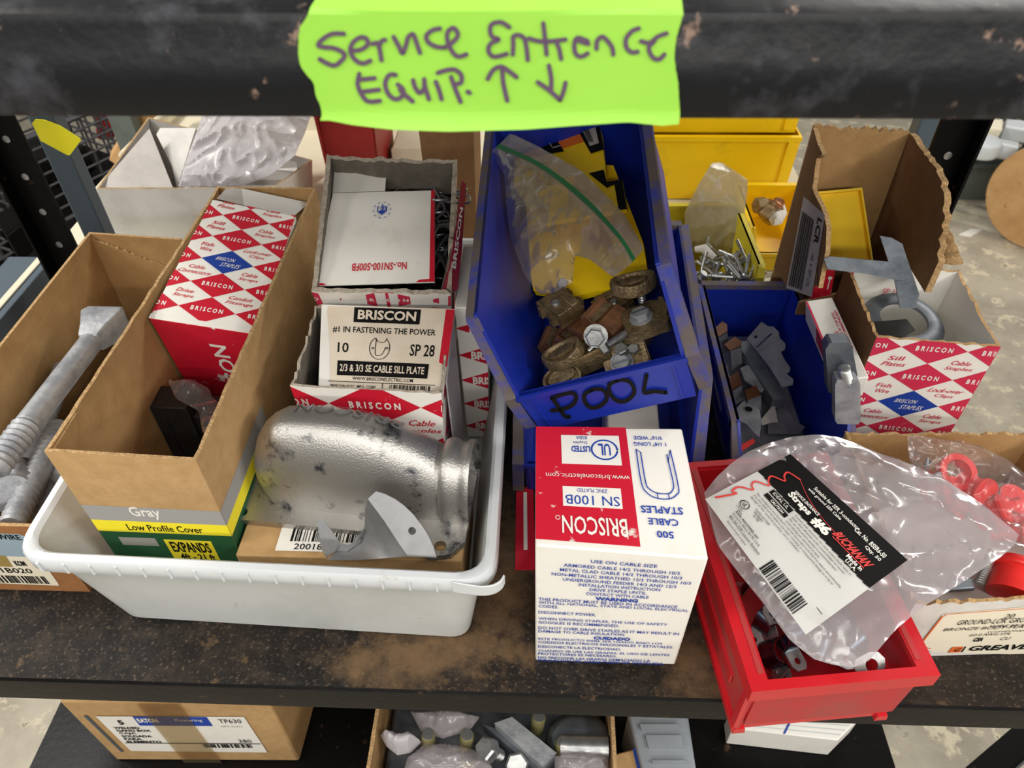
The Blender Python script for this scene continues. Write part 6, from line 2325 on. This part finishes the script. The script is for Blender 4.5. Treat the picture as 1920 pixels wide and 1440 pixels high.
mb.barcode(F, (a[0], a[1], eu(478, 1399)[0], c2[1]), M['ink'], 22, .0018, 8)
mb.build('printed_label', ec)['label'] = 'white label with blue band and barcode'
mb = MB()
mb.uvpoly(F, [(eu(350, 1430)[0], 0), (eu(420, 1430)[0], 0), (eu(420, 1430)[0], 1), (eu(350, 1430)[0], 1)], M['tape_clear'], .0024)
mb.build('packing_tape', ec)
bq = thing('fitting_carton', 'open brown carton of bagged bolts and fittings under the shelf lip', 'box', (-.03, .14, Z_LOW))
mb = MB()
carton(mb, [(-.166, -.01, Z_LOW + .001), (.086, -.01, Z_LOW + .001), (.086, .28, Z_LOW + .001), (-.166, .28, Z_LOW + .001)], [(-.166, -.01, -.215), (.086, -.01, -.215), (.088, .28, -.205), (-.166, .28, -.205)], .004, M['card'], M['card_in'], M['card_edge'], (.002, .002, 0, .002), 24, 3)
mb.build('carton_body', bq)
ch = thing('strut_channel', 'pale zinc strut piece lying across the carton below the shelf lip', 'channel', W(990, 1385, -.25))
mb = MB()
a0, a1, a2, a3 = [W(x, y, -.228) for x, y in ((926, 1356), (960, 1344), (1044, 1412), (1018, 1438))]
mb.prism([a0, a1, a2, a3], (0, 0, -.022), M['galv'])
mb.build('channel_body', ch, bevel=.002)
mb = MB()
e0, e1 = W(905, 1358, -.240), W(1000, 1440, -.240)
mb.prism([e0, a0 + V((0, 0, -.012)), a3 + V((0, 0, -.012)), e1], (0, 0, -.02), M['steel'])
mb.build('channel_side', ch, bevel=.001)
bt = thing('brass_bolt', 'yellowish bolt end standing in the bagged carton below the shelf lip, leftmost', 'bolt', W(803, 1385, -.24), 'yellowish bolts in the lower carton')
X = align(W(803, 1405, -.262), W(803, 1376, -.225))
mb = MB()
mb.lathe([(.0075, 0), (.0075, .034), (.0065, .036)], M['brass'], 16, X)
mb.build('shank', bt)
mb = MB()
mb.lathe([(.0062, .0358), (.0062, .0366)], M['zinc'], 16, X)
mb.build('end_face', bt)
for x, y, lab in ((875, 1386, 'yellowish bolt end in the lower carton, next to the zinc nut'), (877, 1428, 'yellowish bolt end at the bottom frame edge, below the zinc nut'), (1053, 1400, 'yellowish bolt end lying on the rounded fitting in the lower carton'), (1008, 1352, 'yellowish bolt thread close under the shelf lip in the lower carton')):
    d_ = dup(bt, (0, 0, 0), (0, 0, 0), lab)
    d_.location = W(x, y, -.24)
nt_ = thing('hex_nut', 'bright zinc nut on a stud in the lower carton', 'nut', W(905, 1405, -.23), 'nuts in the lower carton')
X = align(W(928, 1412, -.245), W(902, 1400, -.222))
mb = MB()
hexnut(mb, .013, .014, M['zinc'], X, .008)
mb.build('nut_body', nt_, bevel=.001)
mb = MB()
thread(mb, .007, -.01, .010, M['zinc'], X)
mb.build('stud', nt_)
d_ = dup(nt_, (0, 0, 0), (.2, .3, .6), 'bright zinc nut at the bottom frame edge beside the strut piece')
d_.location = W(965, 1438, -.24)
rf = thing('steel_fitting', 'large rounded steel fitting in the lower carton, right of the strut piece', 'fitting', W(1085, 1390, -.26))
mb = MB()
mb.loft([[W(1085 + 62 * k * math.cos(a), 1385 + 48 * k * math.sin(a), z) for a in [-2 * math.pi * i / 24 for i in range(24)]] for k, z in ((.96, -.285), (1, -.262), (.96, -.248), (.8, -.240), (.4, -.237))], M['steel'], True, True, True)
mb.build('fitting_dome', rf)
mb = MB()
mb.lathe([(.012, 0), (.012, .05)], M['zinc'], 18, align(W(1050, 1400, -.236), W(1120, 1402, -.236)))
mb.build('cross_tube', rf)
for i, (c_, lab) in enumerate((([(714, 1380), (730, 1374), (750, 1380), (770, 1376), (790, 1392), (770, 1412), (745, 1416), (725, 1400)], 'pale crumpled plastic at the left of the lower carton'),
                               ([(765, 1420), (800, 1394), (860, 1398), (900, 1410), (925, 1440), (880, 1466), (800, 1466), (755, 1450)], 'clear bag over bolts at the bottom frame edge'),
                               ([(770, 1335), (850, 1335), (900, 1345), (880, 1370), (830, 1385), (790, 1372)], 'clear bag against the back of the lower carton'),
                               ([(1040, 1420), (1090, 1410), (1140, 1420), (1140, 1450), (1080, 1466), (1040, 1450)], 'clear bag on the rounded fitting at the bottom frame edge'))):
    mb = MB()
    bag(mb, [W(x, y, -.235) for x, y in c_], .016, .012, M['film_hazy'] if i else M['film_grey'], 40, 8, 48, 20 + i)
    tag(mb.build('plastic_bag', smooth=60), lab, 'bag')
fl_ = MB()
fl_.box((-.04, .135, -.30), (.236, .27, .06), M['steel'])
tag(fl_.build('parts_layer', bevel=.006), 'dark layer of fittings filling the lower carton', 'fittings')
gbx = thing('grey_case', 'grey ribbed plastic case standing on the lower shelf', 'case', W(1240, 1400, Z_LOW))
zc = -.275
t = [W(1208, 1455, zc), W(1308, 1455, zc), W(1290, 1338, zc), W(1176, 1338, zc)]
mb = MB()
mb.hexa([V((p.x, p.y, Z_LOW + .001)) for p in t], t, M['gpl'])
mb.build('case_body', gbx, bevel=.003)
Q = Quad(*t)
for r in ((.15, .72, .8, .80), (.2, .42, .82, .62), (.2, .18, .82, .22)):
    mb = MB()
    mb.prism([Q(r[0], r[1]), Q(r[2], r[1]), Q(r[2], r[3]), Q(r[0], r[3])], (0, 0, .004), M['gpl'])
    mb.build('lid_rib', gbx, bevel=.001)
sbx = thing('small_carton', 'small brown and blue carton corner left of the grey case', 'box', W(1180, 1430, Z_LOW))
t = [W(1152, 1460, -.285), W(1212, 1460, -.285), W(1196, 1402, -.285), W(1150, 1414, -.285)]
mb = MB()
mb.hexa([V((p.x, p.y, Z_LOW + .001)) for p in t], t, M['card'])
Q = Quad(*t)
mb.rect(Q, (.78, 0, .98, 1), M['eblue'], .0008)
mb.build('carton_body', sbx, bevel=.002)
wpb = thing('white_flat_box', 'flat white box with blue ruled lines under the red bin on the lower shelf', 'box', W(1480, 1370, Z_LOW))
t = [W(1374, 1366, -.315), W(1571, 1388, -.315), W(1614, 1345, -.315), W(1370, 1330, -.315)]
mb = MB()
mb.hexa([V((p.x, p.y, Z_LOW + .001)) for p in t], t, M['white'])
Q = Quad(*t)
for v in (.2, .4, .6, .8):
    mb.rect(Q, (0.02, v, .98, v + .02), M['bluegrey'], .0008)
mb.rect(Q, (.48, 0, .50, 1), M['eblue'], .0008)
mb.build('box_body', wpb, bevel=.001)
rl_ = thing('steel_rail', 'black steel angle rail crossing the lower right corner', 'rail', W(1890, 1420, -.6))
a, b_ = W(1835, 1462, -.56), W(1945, 1366, -.56)
mb = MB()
d = (b_ - a).normalized()
s = d.cross(V((0, 0, 1)))
mb.prism([a + s * .02, a - s * .02, b_ - s * .02, b_ + s * .02], (0, 0, -.004), M['black'])
mb.prism([a + s * .02, b_ + s * .02, b_ + s * .02 + V((0, 0, .004)), a + s * .02 + V((0, 0, .004))], -s * .003, M['wire'])
mb.build('rail_bar', rl_)
